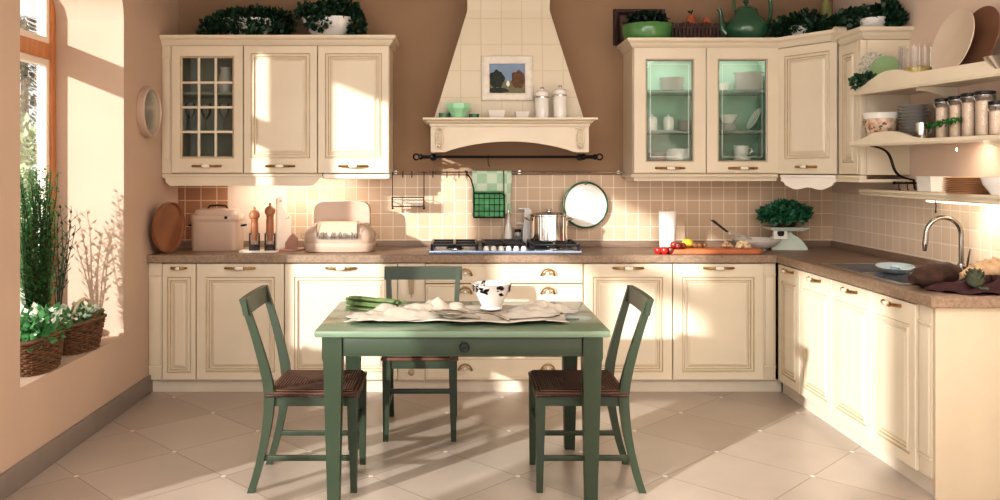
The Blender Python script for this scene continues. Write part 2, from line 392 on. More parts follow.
# windows: frame, transom, sashes and glass
def window(name, label, y0, y1, z0, z1, transom, mull, x, fm, sm, hbars=()):
    t = thing(name, label, 'window', (x, 0, 0)); t['kind'] = 'structure'
    f = MB(); w = .05
    f.box(-.04, .04, y0, y0+w, z0, z1, bev=.004); f.box(-.04, .04, y1-w, y1, z0, z1, bev=.004)
    f.box(-.04, .04, y0+w, y1-w, z0, z0+w, bev=.004); f.box(-.04, .04, y0+w, y1-w, z1-w, z1, bev=.004)
    shade_post = [q for q in mull if isinstance(q, tuple)]; ty0 = shade_post[0][1] if shade_post else y0+w
    for q in shade_post: f.box(-.04, .04, q[0], q[1], z0+w, z1-w, bev=.004)
    if transom: f.box(-.04, .04, ty0, y1-w, transom-.045, transom+.045, bev=.004)
    f.build('window_frame', fm, t)
    seg = []; last = y0+w
    for q in mull: seg.append((last, q[0] if isinstance(q, tuple) else q)); last = q[1] if isinstance(q, tuple) else q
    seg.append((last, y1-w)); zs0 = [z0+w]+([transom-.045, transom+.045] if transom else [])+[z1-w]
    for a, b in seg:
        zs = zs0 if a >= ty0-1e-6 else [z0+w, z1-w]
        for k in range(0, len(zs), 2):
            c, d = zs[k], zs[k+1]; s = MB(); q = .04
            s.box(-.025,.025,a,a+q,c,d,bev=.003); s.box(-.025,.025,b-q,b,c,d,bev=.003)
            s.box(-.025,.025,a+q,b-q,c,c+q,bev=.003); s.box(-.025,.025,a+q,b-q,d-q,d,bev=.003)
            for hb in hbars:
                if c < hb < d: s.box(-.015,.015,a+q,b-q,hb-.015,hb+.015)
            o = s.build('sash', sm, t)
            g = MB(); g.box(-.003,.003,a+q,b-q,c+q,d-q); g.build('pane', GLASSW, o)
    return t
window('window_1', 'tall window with orange wood frame in the sill recess', 3.38, 5.14, .45, 2.80, 2.16, [(4.17,4.50)], XL-.45, ORANGEW, WINW)  # its wide unseen post is added to keep sun off one cabinet door
window('window_2', 'wide window with orange wood frame nearer the viewer', 1.30, 2.93, .02, 2.74, 2.2, [2.1], XL-.38, ORANGEW, WINW)
window('window_3', 'garden window with orange wood frame beside the viewer', -.60, .68, 0, 2.74, None, [], XL-.38, ORANGEW, WINW)

# ================================================================== CABINET PARTS
def handle(parent, x, y, z, L=.2):
    b = MB()
    def pt(t): return (x+t*L/2, y-.004-.026*(1-abs(t)**2.4), z)
    b.tube([pt(-1+.09*i) for i in range(9)], [.0085-.0005*abs(4-i) for i in range(9)], 8, 0, flat=1)
    b.tube([pt(1-.09*i) for i in range(9)], [.0085-.0005*abs(4-i) for i in range(9)], 8, 0)
    b.tube([pt(-.3+.1*i) for i in range(7)], [.007,.0105,.0115,.0115,.0115,.0105,.007], 10, 1)
    for s in (-1, 1): b.ball((x+s*L*.46, y-.004, z), .009, 0, 10); b.ball((x+s*L*.15, y-.028, z), .012, 0, 10, sx=.4)
    return b.build('handle', [BRASS, PORC], parent)
def cup_pull(parent, x, y, z):
    b = MB(); r = .043
    pts = [(x+r*math.cos(a), y-.016-.012*math.sin(a), z-.008+r*.95*math.sin(a)) for a in [PI*i/12 for i in range(13)]]
    b.tube(pts, [.0035+.0025*math.sin(PI*i/12) for i in range(13)], 8, 0)
    for s in (-1, 1):
        b.tube([(x+s*(r-.010-.010*math.cos(a)*(1-.08*k)), y-.012, z-.004+.011*math.sin(a)*(1-.06*k)) for k, a in enumerate([PI*.15*j for j in range(12)])], .003, 6, 0)
        b.lathe([(.0,0),(.007,0),(.007,.006),(.0,.012)], mi=0, seg=10, M=Matrix.Translation((x+s*r, y, z-.008)) @ Matrix.Rotation(PI/2, 4, 'X'))
    b.ball((x, y-.010, z+.002), .011, 1, 12)
    return b.build('handle', [BRASS, PORC], parent)
def panel_rings(x0, x1, z0, z1, ins, th):
    """raised panel front: frame, bead, sunk field, raised middle. ins=(side, top, bottom)"""
    s, t, b = ins
    prof = [(0,0,0),(0,-th+.003,0),(.003,-th,0),('f',-th,0),('f6',-th+.006,1),('f12',-th+.006,0),('f16',-th-.003,0),('f22',-th-.003,0),('f27',-th+.007,1),('f34',-th+.007,0),('f37',-th+.010,1),('f52',-th+.002,0)]
    rings = []; mis = []
    for p, y, mi in prof:
        if isinstance(p, str):
            e = float(p[1:] or 0)/1000; a = (s+e, t+e, b+e)
        else: a = (p, p, p)
        rings.append([Vector(v) for v in ((x0+a[0], y, z0+a[2]), (x1-a[0], y, z0+a[2]), (x1-a[0], y, z1-a[1]), (x0+a[0], y, z1-a[1]))])
        mis.append(mi)
    return rings, mis[1:]
def panel_door(parent, x0, x1, z0, z1, ins=(.055,.085,.055), th=.02, name='door', hz=None, hx=None, HL=.19):
    g = .0028; b = MB()
    r, mis = panel_rings(x0+g, x1-g, z0+g, z1-g, ins, th)
    b.ring_skin(r, mis=mis)
    d = b.build(name, [CREAM, GLAZE], parent, angle=20)
    if hz is not None: handle(d, (x0+x1)/2 if hx is None else hx, -th, hz, HL)
    return d
def glass_door(parent, x0, x1, z0, z1, ins, th=.022, grid=None, hz=None, name='glazed_door', pane_m=None):
    g = .0028; x0 += g; x1 -= g; z0 += g; z1 -= g; s, t, bt = ins; b = MB()
    k2 = 1 if grid else 2; prof = [(0,0,0),(0,-th+.003,0),(.003,-th,0),('f-6',-th,0),('f0',-th+.006,1),('f2',-th+.006,0),('f8',-th+.010,k2),('f8',0,k2)]
    rings = []; mis = []
    for p, y, mi in prof:
        e = float(p[1:])/1000 if isinstance(p, str) else None
        a = (s+e, t+e, bt+e) if e is not None else (p, p, p)
        rings.append([Vector(v) for v in ((x0+a[0], y, z0+a[2]), (x1-a[0], y, z0+a[2]), (x1-a[0], y, z1-a[1]), (x0+a[0], y, z1-a[1]))]); mis.append(mi)
    b.ring_skin(rings, mis=mis[1:]+[0], loop=True)
    d = b.build(name, [CREAM, GLAZE, GREYL], parent, angle=20)
    gx0, gx1, gz0, gz1 = x0+s+.006, x1-s-.006, z0+bt+.006, z1-t-.006
    p = MB(); p.box(gx0, gx1, -.009, -.005, gz0, gz1); p.build('glass_pane', pane_m or GLASSC, d)
    if grid:
        q = MB(); nx, nz = grid
        for i in range(1, nx): x = gx0+(gx1-gx0)*i/nx; q.box(x-.008, x+.008, -.019, -.004, gz0, gz1, bev=.002)
        for i in range(1, nz): z = gz0+(gz1-gz0)*i/nz; q.box(gx0, gx1, -.018, -.0045, z-.008, z+.008, bev=.002)
        q.build('glazing_bars', CREAM, d)
    else:
        q = MB(); k = .022; w = .003
        for (a, b2, c, e) in ((gx0+k,gx1-k,gz0+k,gz0+k+w),(gx0+k,gx1-k,gz1-k-w,gz1-k),(gx0+k,gx0+k+w,gz0+k+w,gz1-k-w),(gx1-k-w,gx1-k,gz0+k+w,gz1-k-w)):
            q.box(a, b2, -.0105, -.0090, c, e)
        q.build('leading', LEAD, d)
    if hz is not None: handle(d, (x0+x1)/2, -th, hz)
    return d
def carcass(parent, x0, x1, y0, y1, z0, z1, mi=CREAM, back=None, shelves=(), shm=None, lidless=False):
    b = MB(); t = .016
    zs = z1-.14 if lidless else z1
    b.box(x0, x0+t, y0, y1, z0, zs); b.box(x1-t, x1, y0, y1, z0, zs)
    b.box(x0+t, x1-t, y0, y1, z0, z0+t)
    if lidless: b.box(x0+t, x1-t, y0, y0+.03, z1-t, z1)
    else: b.box(x0+t, x1-t, y0, y1, z1-t, z1)
    b.box(x0+t, x1-t, y1-.012, y1, z0+t, z1-t, mi=1)
    if back:                                            # coloured lining of a glazed unit
        b.box(x0+t, x0+t+.002, y0+.004, y1-.012, z0+t, z1-t, mi=1); b.box(x1-t-.002, x1-t, y0+.004, y1-.012, z0+t, z1-t, mi=1)
    o = b.build('carcass', [mi, back or mi], parent)
    for z in shelves:
        s = MB(); s.box(x0+t+.003, x1-t-.003, y0+.03, y1-.013, z-.018, z, bev=.002); s.build('shelf', shm or mi, parent)
    return o

# ================================================================== BASE UNITS
def base_unit(label, loc, rotz, w, fronts, name='base_cabinet', group=None, lidless=False):
    t = thing(name, label, 'cabinet', loc, rotz, group)
    carcass(t, .001, w-.001, .021, .578, .081, .848, lidless=lidless)
    for f in fronts:
        if f[0] == 'door': panel_door(t, f[1], f[2], .083, .845, ins=f[3], hz=.815, HL=f[4])
        else:
            d = MB(); x0, x1, z0, z1 = f[1:5]; g = .0028
            r = [[Vector(v) for v in ((x0+a, y, z0+a), (x1-a, y, z0+a), (x1-a, y, z1-a), (x0+a, y, z1-a))] for a, y in ((g,.019),(g,-.016),(g+.004,-.02),(g+.012,-.02),(g+.015,-.0185),(g+.017,-.0185))]
            d.ring_skin(r, mis=[0,0,0,1,0]); dd = d.build('drawer', [CREAM, GLAZE], t, angle=20)
            for hx in f[5]: cup_pull(dd, hx, -.02, (z0+z1)/2+f[6])
    return t
NI = (.03,.085,.045); WI = (.06,.085,.05)
base_unit('cream base cabinet in the left corner with one narrow and one wide door', (-1.922, YF, 0), 0, .798,
          [('door', 0, .222, NI, .1), ('door', .222, .798, WI, .2)])
base_unit('cream base cabinet with one broad door, below the bread bin', (-1.124, YF, 0), 0, .738, [('door', 0, .738, WI, .2)])
w = 1.032
base_unit('wide cream drawer unit below the hob, shell pulls on every drawer', (-.209, YF, 0), 0, w,
          [('drawer', 0, w, z0, z1, (.262, .80), dz) for z0, z1, dz in ((.712,.845,0),(.545,.712,.03),(.238,.545,.03),(.083,.238,0))], name='drawer_cabinet')
base_unit('cream single-door base cabinet immediately right of the drawer unit', (.823, YF, 0), 0, .582, [('door', 0, .582, WI, .2)])
base_unit('cream single-door base cabinet below the terracotta chopping board', (1.405, YF, 0), 0, .595, [('door', 0, .595, WI, .2)])
R90 = -PI/2; yr = [5.535, 5.184, 4.745, 4.290, 3.874]
for k, lab in enumerate(('cream base cabinet of the right run, deepest in the corner', 'cream base cabinet of the right run, second from the corner',
                         'cream base cabinet of the right run, third from the corner', 'cream base cabinet nearest the end panel of the right run')):
    wk = yr[k]-yr[k+1]
    base_unit(lab, (XF, yr[k], 0), R90, wk, [('door', 0, wk, (.05 if k else .06,.10,.055), .17)], lidless=k > 0)

def pilaster(label, loc, rotz, w, carved=False, z0=.083, z1=.845, depth=.10):
    t = thing('pilaster', label, 'pilaster', loc, rotz)
    b = MB(); b.box(.001, w-.001, 0.0, depth, z0, z1, bev=.002)
    for z in (z0+.085, z1-.075):
        b.box(.001, w-.001, -.007, 0, z-.006, z+.006, bev=.002)
    q = .012 if w > .05 else .008
    b.box(q, w-q, -.008, 0, z0+.10, z1-.09, bev=.004)
    b.build('shaft', CREAM, t)
    if carved:
        o = MB(); cx = w/2
        for i in range(9):
            z = .80-.018*i; r = .019*(1-.06*i)
            for s in (-1, 1):
                o.tube([(cx+s*r*math.sin(a)*1.1, -.012-.004*math.sin(a), z-.02*math.cos(a)*.6) for a in [PI*j/6 for j in range(7)]], [.003+.003*math.sin(PI*j/6) for j in range(7)], 6)
            o.ball((cx, -.014, z), .008*(1-.05*i), 0, 10)
        o.tube([(cx, -.010, .82), (cx, -.012, .72), (cx, -.010, .62)], [.012,.010,.003], 8)
        o.build('carved_ornament', [GLAZE, CREAM], t)
        n = MB(); n.ball((cx, -.012, .135), .014, 0, 12); n.lathe([(.022,0),(.022,.006),(.012,.012)], mi=0, seg=14, M=Matrix.Translation((cx,0,.135)) @ Matrix.Rotation(PI/2,4,'X')); n.build('rosette', GLAZE, t)
    return t
pilaster('narrow cream pilaster against the left wall', (XL+.001, YF-.004, 0), 0, .09)
pilaster('cream pilaster with carved leaf ornament left of the drawer unit', (-.386, YF-.012, 0), 0, .177, True)
pilaster('cream corner pilaster right of the chopping board cabinet', (2.0, YF-.004, 0), 0, .082)
pilaster('cream pilaster at the near end of the right run', (XF-.004, 3.874, 0), R90, .104)
m = MB(); m.box(XF, XR-.002, 3.748, 3.768, 0, .848, bev=.002)
tag(m.build('end_panel', CREAMP), 'tall plain cream panel closing the near end of the right run', 'panel')
m = MB(); m.sweep([(.0,0),(.0,.08),(-.02,.08),(-.02,0)], [(XL+.02, YF+.018), (XF+.018, YF+.018)])
m.sweep([(0,0),(0,.08),(-.02,.08),(-.02,0)], [(XF+.018, YF-.004), (XF+.018, 3.77)])
tag(m.build('plinth', PLINTHM), 'long cream plinth board along the floor under the base cabinets', 'plinth')

# worktop: one L-shaped board with a cut-out for the sink
t = thing('worktop', 'brown wood worktop running round the back and right walls', 'worktop')
m = MB(); z0, z1 = .85, ZC
SX0, SX1, SY0, SY1 = 2.145, 2.58, 4.10, 4.98
for a in ((XL+.001, XF-.027, YF-.028, YB-.001), (XF-.027, XR-.001, SY1, YB-.001), (XF-.027, SX0, SY0, SY1), (SX1, XR-.001, SY0, SY1), (XF-.027, XR-.001, 3.73, SY0)):
    m.box(*a, z0, z1)
bmesh.ops.remove_doubles(m.bm, verts=m.bm.verts, dist=1e-5)
m.build('worktop_board', WORKTOP, t)
m = MB(); m.sweep([(.0,z0-.001),(.006,z0+.003),(.006,z1-.005),(.0,z1+.001),(-.004,z1+.001),(-.004,z0-.001)], [(XL+.001, YF-.028), (XF-.027, YF-.028), (XF-.027, 3.73), (XR-.001, 3.73)])
m.build('worktop_edge', WORKEDGE, t)
m = MB(); m.sweep([(-.001,ZC),(-.001,.942),(.016,.942),(.018,.938),(.018,ZC)], [(XL+.002, SP), (XR-.008, SP), (XR-.008, 3.74)])
m.build('upstand', WORKTOP, t)

# ================================================================== WALL UNITS, LEFT
ZT = 2.300
def wall_unit(label, x0, w, z0, z1, door, back=None, shelves=(), shm=None, name='wall_cabinet'):
    t = thing(name, label, 'cabinet', (x0, YU, z0)); h = z1-z0
    carcass(t, .001, w-.001, .021, YB-YU-.002, 0, h, CREAM, back, shelves, shm)
    door(t, h); return t
UI = (.048,.05,.10)
s = 146.5
lx = [-1.945, (244-CX)/s, (318-CX)/s, (389.5-CX)/s]
g = wall_unit('cream wall cabinet with small-paned glazed door beside the left wall', lx[0], lx[1]-lx[0], 1.43, ZT,
          lambda t, h: glass_door(t, 0, lx[1]-lx[0], 0, h, (.065,.075,.105), grid=(3,4), hz=.05), INNER, (.30,.56), INNER, name='glazed_wall_cabinet')
wall_unit('cream wall cabinet with solid panelled door beside the small-paned cabinet', lx[1], lx[2]-lx[1], 1.43, ZT, lambda t, h: panel_door(t, 0, lx[2]-lx[1], 0, h, UI, hz=.05, HL=.2))
wall_unit('cream wall cabinet with solid door nearest the hood, door half in sun', lx[2], lx[3]-lx[2], 1.43, ZT, lambda t, h: panel_door(t, 0, lx[3]-lx[2], 0, h, UI, hz=.05, HL=.2))
pilaster('slim cream pilaster beside the small-paned wall cabinet', (XL+.001, YU, 0), 0, .067, z0=1.43, z1=ZT, depth=.3)
CORN = [(-.03,0),(.004,0),(.008,.012),(.018,.02),(.024,.036),(.040,.046),(.044,.052),(.044,.068),(-.03,.068)]
def corn(z): return [(o, z+h) for o, h in CORN]
m = MB(); m.sweep(corn(ZT+.001), [(XL+.001, YU), (lx[3], YU), (lx[3], YB-.001)])
m.box(XL+.001, lx[3]-.01, YU+.025, YB-.001, ZT+.045, ZT+.062)
tag(m.build('cornice', CREAM), 'cream cornice along the top of the left wall cabinets', 'cornice')
m = MB()
v0, v1 = XL+.004, lx[2]+.03
pr = [(v0,1.428),(v0,1.40),(v0+.02,1.395),(v0+.02,1.372),(v0+.05,1.345)]+[(v1-.09,1.345),(v1-.06,1.352),(v1-.035,1.375),(v1-.02,1.395),(v1,1.402),(v1,1.428)]
m.prism(pr, 'y', YU+.004, YU+.022); m.box(v0, v1, YU-.006, YU+.022, 1.408, 1.428, bev=.004)
tag(m.build('valance', CREAM), 'cream shaped valance under the two leftmost wall cabinets', 'valance')
m = MB(); m.box(v1+.004, lx[3]-.002, YU+.006, YB-.02, 1.395, 1.428, bev=.005); m.box(v1+.03, lx[3]-.03, YU+.03, YU+.12, 1.388, 1.395)
tag(m.build('cabinet_light', WHITEW), 'flat white under-cabinet light below the sunlit wall cabinet', 'light')

# ================================================================== WALL UNITS, RIGHT
rx0, rx1 = 1.20, 2.19; ZR = 2.286
rx0, rx1 = rx0, rx1; wd = (rx1-rx0)
def two_doors(t, h):
    glass_door(t, 0, wd/2, 0, h, (.085,.08,.08), hz=.036); glass_door(t, wd/2, wd, 0, h, (.08,.08,.08), hz=.036)
ZB = 1.43
wall_unit('wide cream wall cabinet with two leaded glass doors and green lining', rx0, wd, ZB, ZR, two_doors, GREENIN, (.295,.575), GREENSH, name='display_cabinet')
m = MB(); m.sweep([(-.02,1.402),(.012,1.402),(.016,1.411),(.008,1.418),(.014,1.428),(-.02,1.428)], [(rx0, YB-.01), (rx0, YU), (rx1-.004, YU)])
m.sweep([(-.03,1.378),(-.012,1.378),(-.012,1.4015),(-.03,1.4015)], [(rx0, YB-.01), (rx0, YU), (rx1-.004, YU)])
tag(m.build('valance', CREAM), 'cream moulded valance under the glass-door display cabinet', 'valance')
# diagonal corner unit
CXa, CYa, CXb, CYb = 2.195, 5.80, 2.44, 5.42
dl = math.hypot(CXb-CXa, CYb-CYa); da = math.atan2(CYb-CYa, CXb-CXa)
t = thing('corner_wall_cabinet', 'cream corner wall cabinet with one slanted panelled door', 'cabinet', (CXa, CYa, 1.425), da)
inv = Matrix.Rotation(-da, 4, 'Z') @ Matrix.Translation((-CXa, -CYa, 0)); off = Vector((-math.sin(da)*.021, math.cos(da)*.021))
poly = [(CXa+.001, CYa+.026), (CXa+.026, CYa+.002), (CXb+.012, CYb+.012), (XR-.002, CYb+.003), (XR-.002, YB-.002), (CXa+.001, YB-.002)]
b = MB(); b.prism(poly, 'z', 0, (ZR-.007-1.425), M=inv); b.build('carcass', CREAM, t)
panel_door(t, .005, dl-.005, 0, (ZR-.007-1.425), (.05,.055,.10), hz=.05, hx=dl*.5, HL=.16)
b = MB(); nn = 24; L0, L1 = .02, dl-.02
wav = lambda u: 1.345+.0*u - (.018*math.sin(PI*min(1, max(0,(u-.15)/.7)))) + (.03 if u < .06 or u > .94 else 0) + (.012*math.cos(u*4*PI) if .06 < u < .94 else 0)
pr = [(L0, -.005), (L0, wav(0)-1.425)]+[(L0+(L1-L0)*i/nn, wav(i/nn)-1.425) for i in range(1, nn)]+[(L1, wav(1)-1.425), (L1, -.005)]
b.prism(pr, 'y', -.004, .014); b.box(L0, L1, -.014, .014, -.022, -.004, bev=.004); b.build('valance', WHITEW, t)
# narrow end unit on the right wall
t = thing('narrow_wall_cabinet', 'narrow cream wall cabinet on the right wall next to the open shelves', 'cabinet', (CXb, 5.412, 1.425), R90)
wk = 5.412-5.10
carcass(t, .001, wk-.001, .021, XR-CXb-.002, 0, .812)
panel_door(t, .02, wk-.035, 0, .812, (.05,.06,.07), hz=None)
b = MB(); b.box(wk-.034, wk-.002, -.018, .02, .0, .812, bev=.003); b.box(wk-.030, wk-.006, -.024, -.018, .68, .74, bev=.004); b.build('corner_post', CREAM, t)
b = MB(); b.box(.0, wk, -.022, .02, -.026, -.003, bev=.004); b.box(.0, wk, -.03, XR-CXb-.003, -.046, -.026, bev=.004); b.build('base_moulding', CREAM, t)
m = MB(); m.sweep(corn(ZR-.004), [(rx0, YB-.001), (rx0, YU), (rx1, YU), (CXb-.006, CYb+.006)])
m.prism([(rx0+.01,YB-.002),(rx0+.01,YU+.03),(rx1,YU+.03),(CXb+.02,CYb+.05),(XR-.01,CYb+.05),(XR-.01,YB-.002)], 'z', ZR+.035, ZR+.052)
tag(m.build('cornice', CREAM), 'cream cornice over the glass-door cabinet and the slanted corner door', 'cornice')
m = MB(); m.sweep(corn(2.24), [(CXb, 5.405), (CXb, 5.10), (XR-.001, 5.10)])
m.box(CXb+.02, XR-.002, 5.12, 5.405, 2.28, 2.297)
m.lathe([(.0,-.03),(.05,-.03),(.05,.03),(.0,.03)], seg=20, M=Matrix.Translation((CXb-.012, 5.40, 2.315)) @ Matrix.Rotation(PI/2, 4, 'Y'))
tag(m.build('cornice', CREAM), 'cream cornice with a scroll on the narrow right wall cabinet', 'cornice')

# ================================================================== RANGE HOOD
t = thing('range_hood', 'large cream range hood with tiled tapering chimney and arched mantel', 'hood', (.35, 5.66, 1.80))
b = MB(); yb = YB-5.66-.002
def rect(x0, x1, y0, z): return [Vector(v) for v in ((x0,y0,z),(x1,y0,z),(x1,yb,z),(x0,yb,z))]
b.ring_skin([rect(-.507,.516,.14,.001), rect(-.278,.293,.24,.76), rect(-.278,.293,.24,1.095)])
b.build('chimney', HOODT, t, angle=5)
b = MB(); MP = [(-.02,-.055),(.004,-.055),(.008,-.048),(.006,-.04),(.02,-.034),(.028,-.022),(.044,-.016),(.052,-.012),(.052,0),(-.02,0)]
hp = [(-.525, yb), (-.525, 0), (.528, 0), (.528, yb)]
b.sweep(MP, hp); b.box(-.51, .51, .015, yb, -.02, -.001)
for i in range(84):
    x = -.515+i*1.033/83; b.box(x-.0045, x+.0045, -.012, -.003, -.058, -.047)
b.build('mantel', CREAM, t)
b = MB(); zb0 = -.228; n = 20
arch = [(-.525,-.056),(-.525,zb0),(-.43,zb0)]+[(-.43+.86*i/n, zb0+.072*math.sin(PI*i/n)**.8) for i in range(1, n)]+[(.43,zb0),(.528,zb0),(.528,-.056)]
b.prism(arch, 'y', 0, .03)
for x in (-.525, .508): b.box(x, x+.02, .03, yb, zb0, -.056)
b.build('arched_fascia', CREAM, t)
b = MB(); b.box(-.504, .507, .031, yb-.001, -.115, -.09); b.box(-.3, .3, .1, .4, -.12, -.115, mi=1); b.build('filter_tray', [mat('grey_filter', (120,112,104), .5, .3), STEEL], t)
for x in (-.468, .472):
    b = MB(); b.ball((x, -.002, -.138), .05, 0, 22, sx=.62, sy=.32, sz=1.25)
    for i in range(6):
        z = -.085-.021*i
        for sgn in (-1, 1):
            b.tube([(x+sgn*(.003+.017*math.sin(a)), -.018-.005*math.sin(a), z-.015*math.cos(a)) for a in [PI*j/6 for j in range(7)]], .0042, 6, 0)
        b.ball((x, -.022, z), .007, 0, 8)
    b.box(x-.034, x+.034, -.012, 0, -.073, -.06, bev=.003)
    b.build('carved_corbel', [CREAM, GLAZE], t)

# ================================================================== RIGHT WALL SHELVES
def fx(Y): return 2.36+.16*(5.095-Y)        # the front edge draws back to the wall towards the viewer
def wall_shelf(label, z, hump, name='wall_shelf'):
    t = thing(name, label, 'shelf', (0, 0, z)); b = MB()
    Y0, Y1 = 3.80, 5.092
    b.prism([(fx(Y1),Y1),(XR-.002,Y1),(XR-.002,Y0),(fx(Y0),Y0)], 'z', 0, .022); b.build('board', CREAM, t)
    l = MB(); n = 44; d = Vector((fx(Y0)-fx(Y1), Y0-Y1)).normalized(); nr = Vector((-d.y, d.x))*-1
    top = []
    for i in range(n+1):
        u = i/n; y = Y1+(Y0-Y1)*u; top.append((y, hump(u)))
    ra = [[Vector((fx(y)-.004, y, -.008)), Vector((fx(y)-.012, y, .004)), Vector((fx(y)-.008, y, .012)), Vector((fx(y)-.008, y, h)), Vector((fx(y)+.010, y, h)), Vector((fx(y)+.010, y, -.008))] for y, h in top]
    l.ring_skin(ra); l.build('scalloped_lip', CREAM, t)
    return t
def sm(u, a, b): u = min(1, max(0, (u-a)/(b-a))); return u*u*(3-2*u)
t1 = wall_shelf('upper cream open shelf with scalloped lip on the right wall', 1.905, lambda u: .03+.075*sm(u,.04,.26)-.035*sm(u,.30,.44))
t2 = wall_shelf('lower cream open shelf with scalloped lip holding the storage jars', 1.600, lambda u: .026+.045*sm(u,.03,.2)-.05*sm(u,.28,.48))
def shelf_bracket(parent, Y):
    b = MB(); pr = [(XR-.003, -.001), (2.50, -.001), (2.50, -.02)]+[(2.50+.21*math.sin(a), -.02-.14*(1-math.cos(a))) for a in [PI/2*i/8 for i in range(1,9)]]+[(XR-.003,-.165)]
    b.prism(pr, 'y', Y-.012, Y+.012); b.build('bracket', CREAM, parent)
shelf_bracket(t1, 4.62); shelf_bracket(t2, 4.05)
b = MB()
for off in (0,.018):
    b.tube([(2.44+.25*(u+.10*math.sin(u*PI*2)), 5.02-off, -.004-.20*(u-.10*math.sin(u*PI*2))) for u in [i/24 for i in range(25)]], .004, 8)
b.tube([(2.69, 5.01, -.2), (2.70, 5.01, -.26)], .007, 8); b.build('iron_bracket', IRON, t2)
b = MB(); b.tube([(2.6,4.42,-.001),(2.6,4.42,-.03)], .004, 6); b.lathe([(0,-.05),(.008,-.046),(.008,-.03),(.004,-.028)], (2.6,4.42,0), 10); b.build('hook', CHROME, t2)
t = thing('wall_ledge', 'long low cream ledge on the right wall above the tiles', 'shelf', (0,0,1.29))
b = MB(); b.sweep([(-.16,0),(.0,0),(.012,.006),(.004,.014),(.010,.026),(.016,.030),(.016,.044),(-.16,.044)], [(2.565, 5.40), (2.565, 3.72)]); b.build('board', CREAM, t)
b = MB(); b.box(2.62, 2.665, 3.9, 4.75, -.014, -.001, bev=.003); b.build('tube_light', BULB, t)
# ================================================================== TABLE AND CHAIRS
TZ = .760; TX0, TX1, TY0, TY1 = -.619, .666, 3.673, 4.507
tb = thing('dining_table', 'sage green dining table with a single drawer standing in the middle', 'table', ((TX0+TX1)/2, (TY0+TY1)/2, 0))
hw, hd = (TX1-TX0)/2, (TY1-TY0)/2
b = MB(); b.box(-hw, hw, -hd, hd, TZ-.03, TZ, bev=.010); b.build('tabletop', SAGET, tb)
ix, iy = hw-.075, hd-.06
for sx in (-1, 1):
    for sy in (-1, 1):
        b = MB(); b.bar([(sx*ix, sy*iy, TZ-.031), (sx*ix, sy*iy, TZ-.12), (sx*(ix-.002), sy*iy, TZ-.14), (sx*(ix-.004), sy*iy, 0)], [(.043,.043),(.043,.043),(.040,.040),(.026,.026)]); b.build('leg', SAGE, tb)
b = MB(); zt, zb = TZ-.031, TZ-.115
b.box(-ix+.044, ix-.044, -iy-.034, -iy-.010, zt-.006, zt); b.box(-ix+.044, ix-.044, -iy-.034, -iy-.010, zb, zb+.006)
b.box(-ix+.044, ix-.044, iy+.010, iy+.034, zb, zt)
for sx in (-1, 1): b.box(sx*ix+sx*.010, sx*ix+sx*.034, -iy+.044, iy-.044, zb, zt)
b.build('apron', SAGE, tb)
b = MB(); b.box(-ix+.046, ix-.046, -iy-.034, -iy+.25, zb+.0065, zt-.0065, bev=.001); dr = b.build('drawer', SAGE, tb)
b = MB(); b.lathe([(0,0),(.009,0),(.009,.012),(.020,.016),(.022,.022),(.018,.028),(.008,.028),(.006,.025),(0,.025)], seg=20, M=Matrix.Translation((.008, -iy-.034, TZ-.072)) @ Matrix.Rotation(PI/2, 4, 'X')); b.build('knob', mat('dark_bronze', (44,48,46), .35, .6, var=.1), dr)

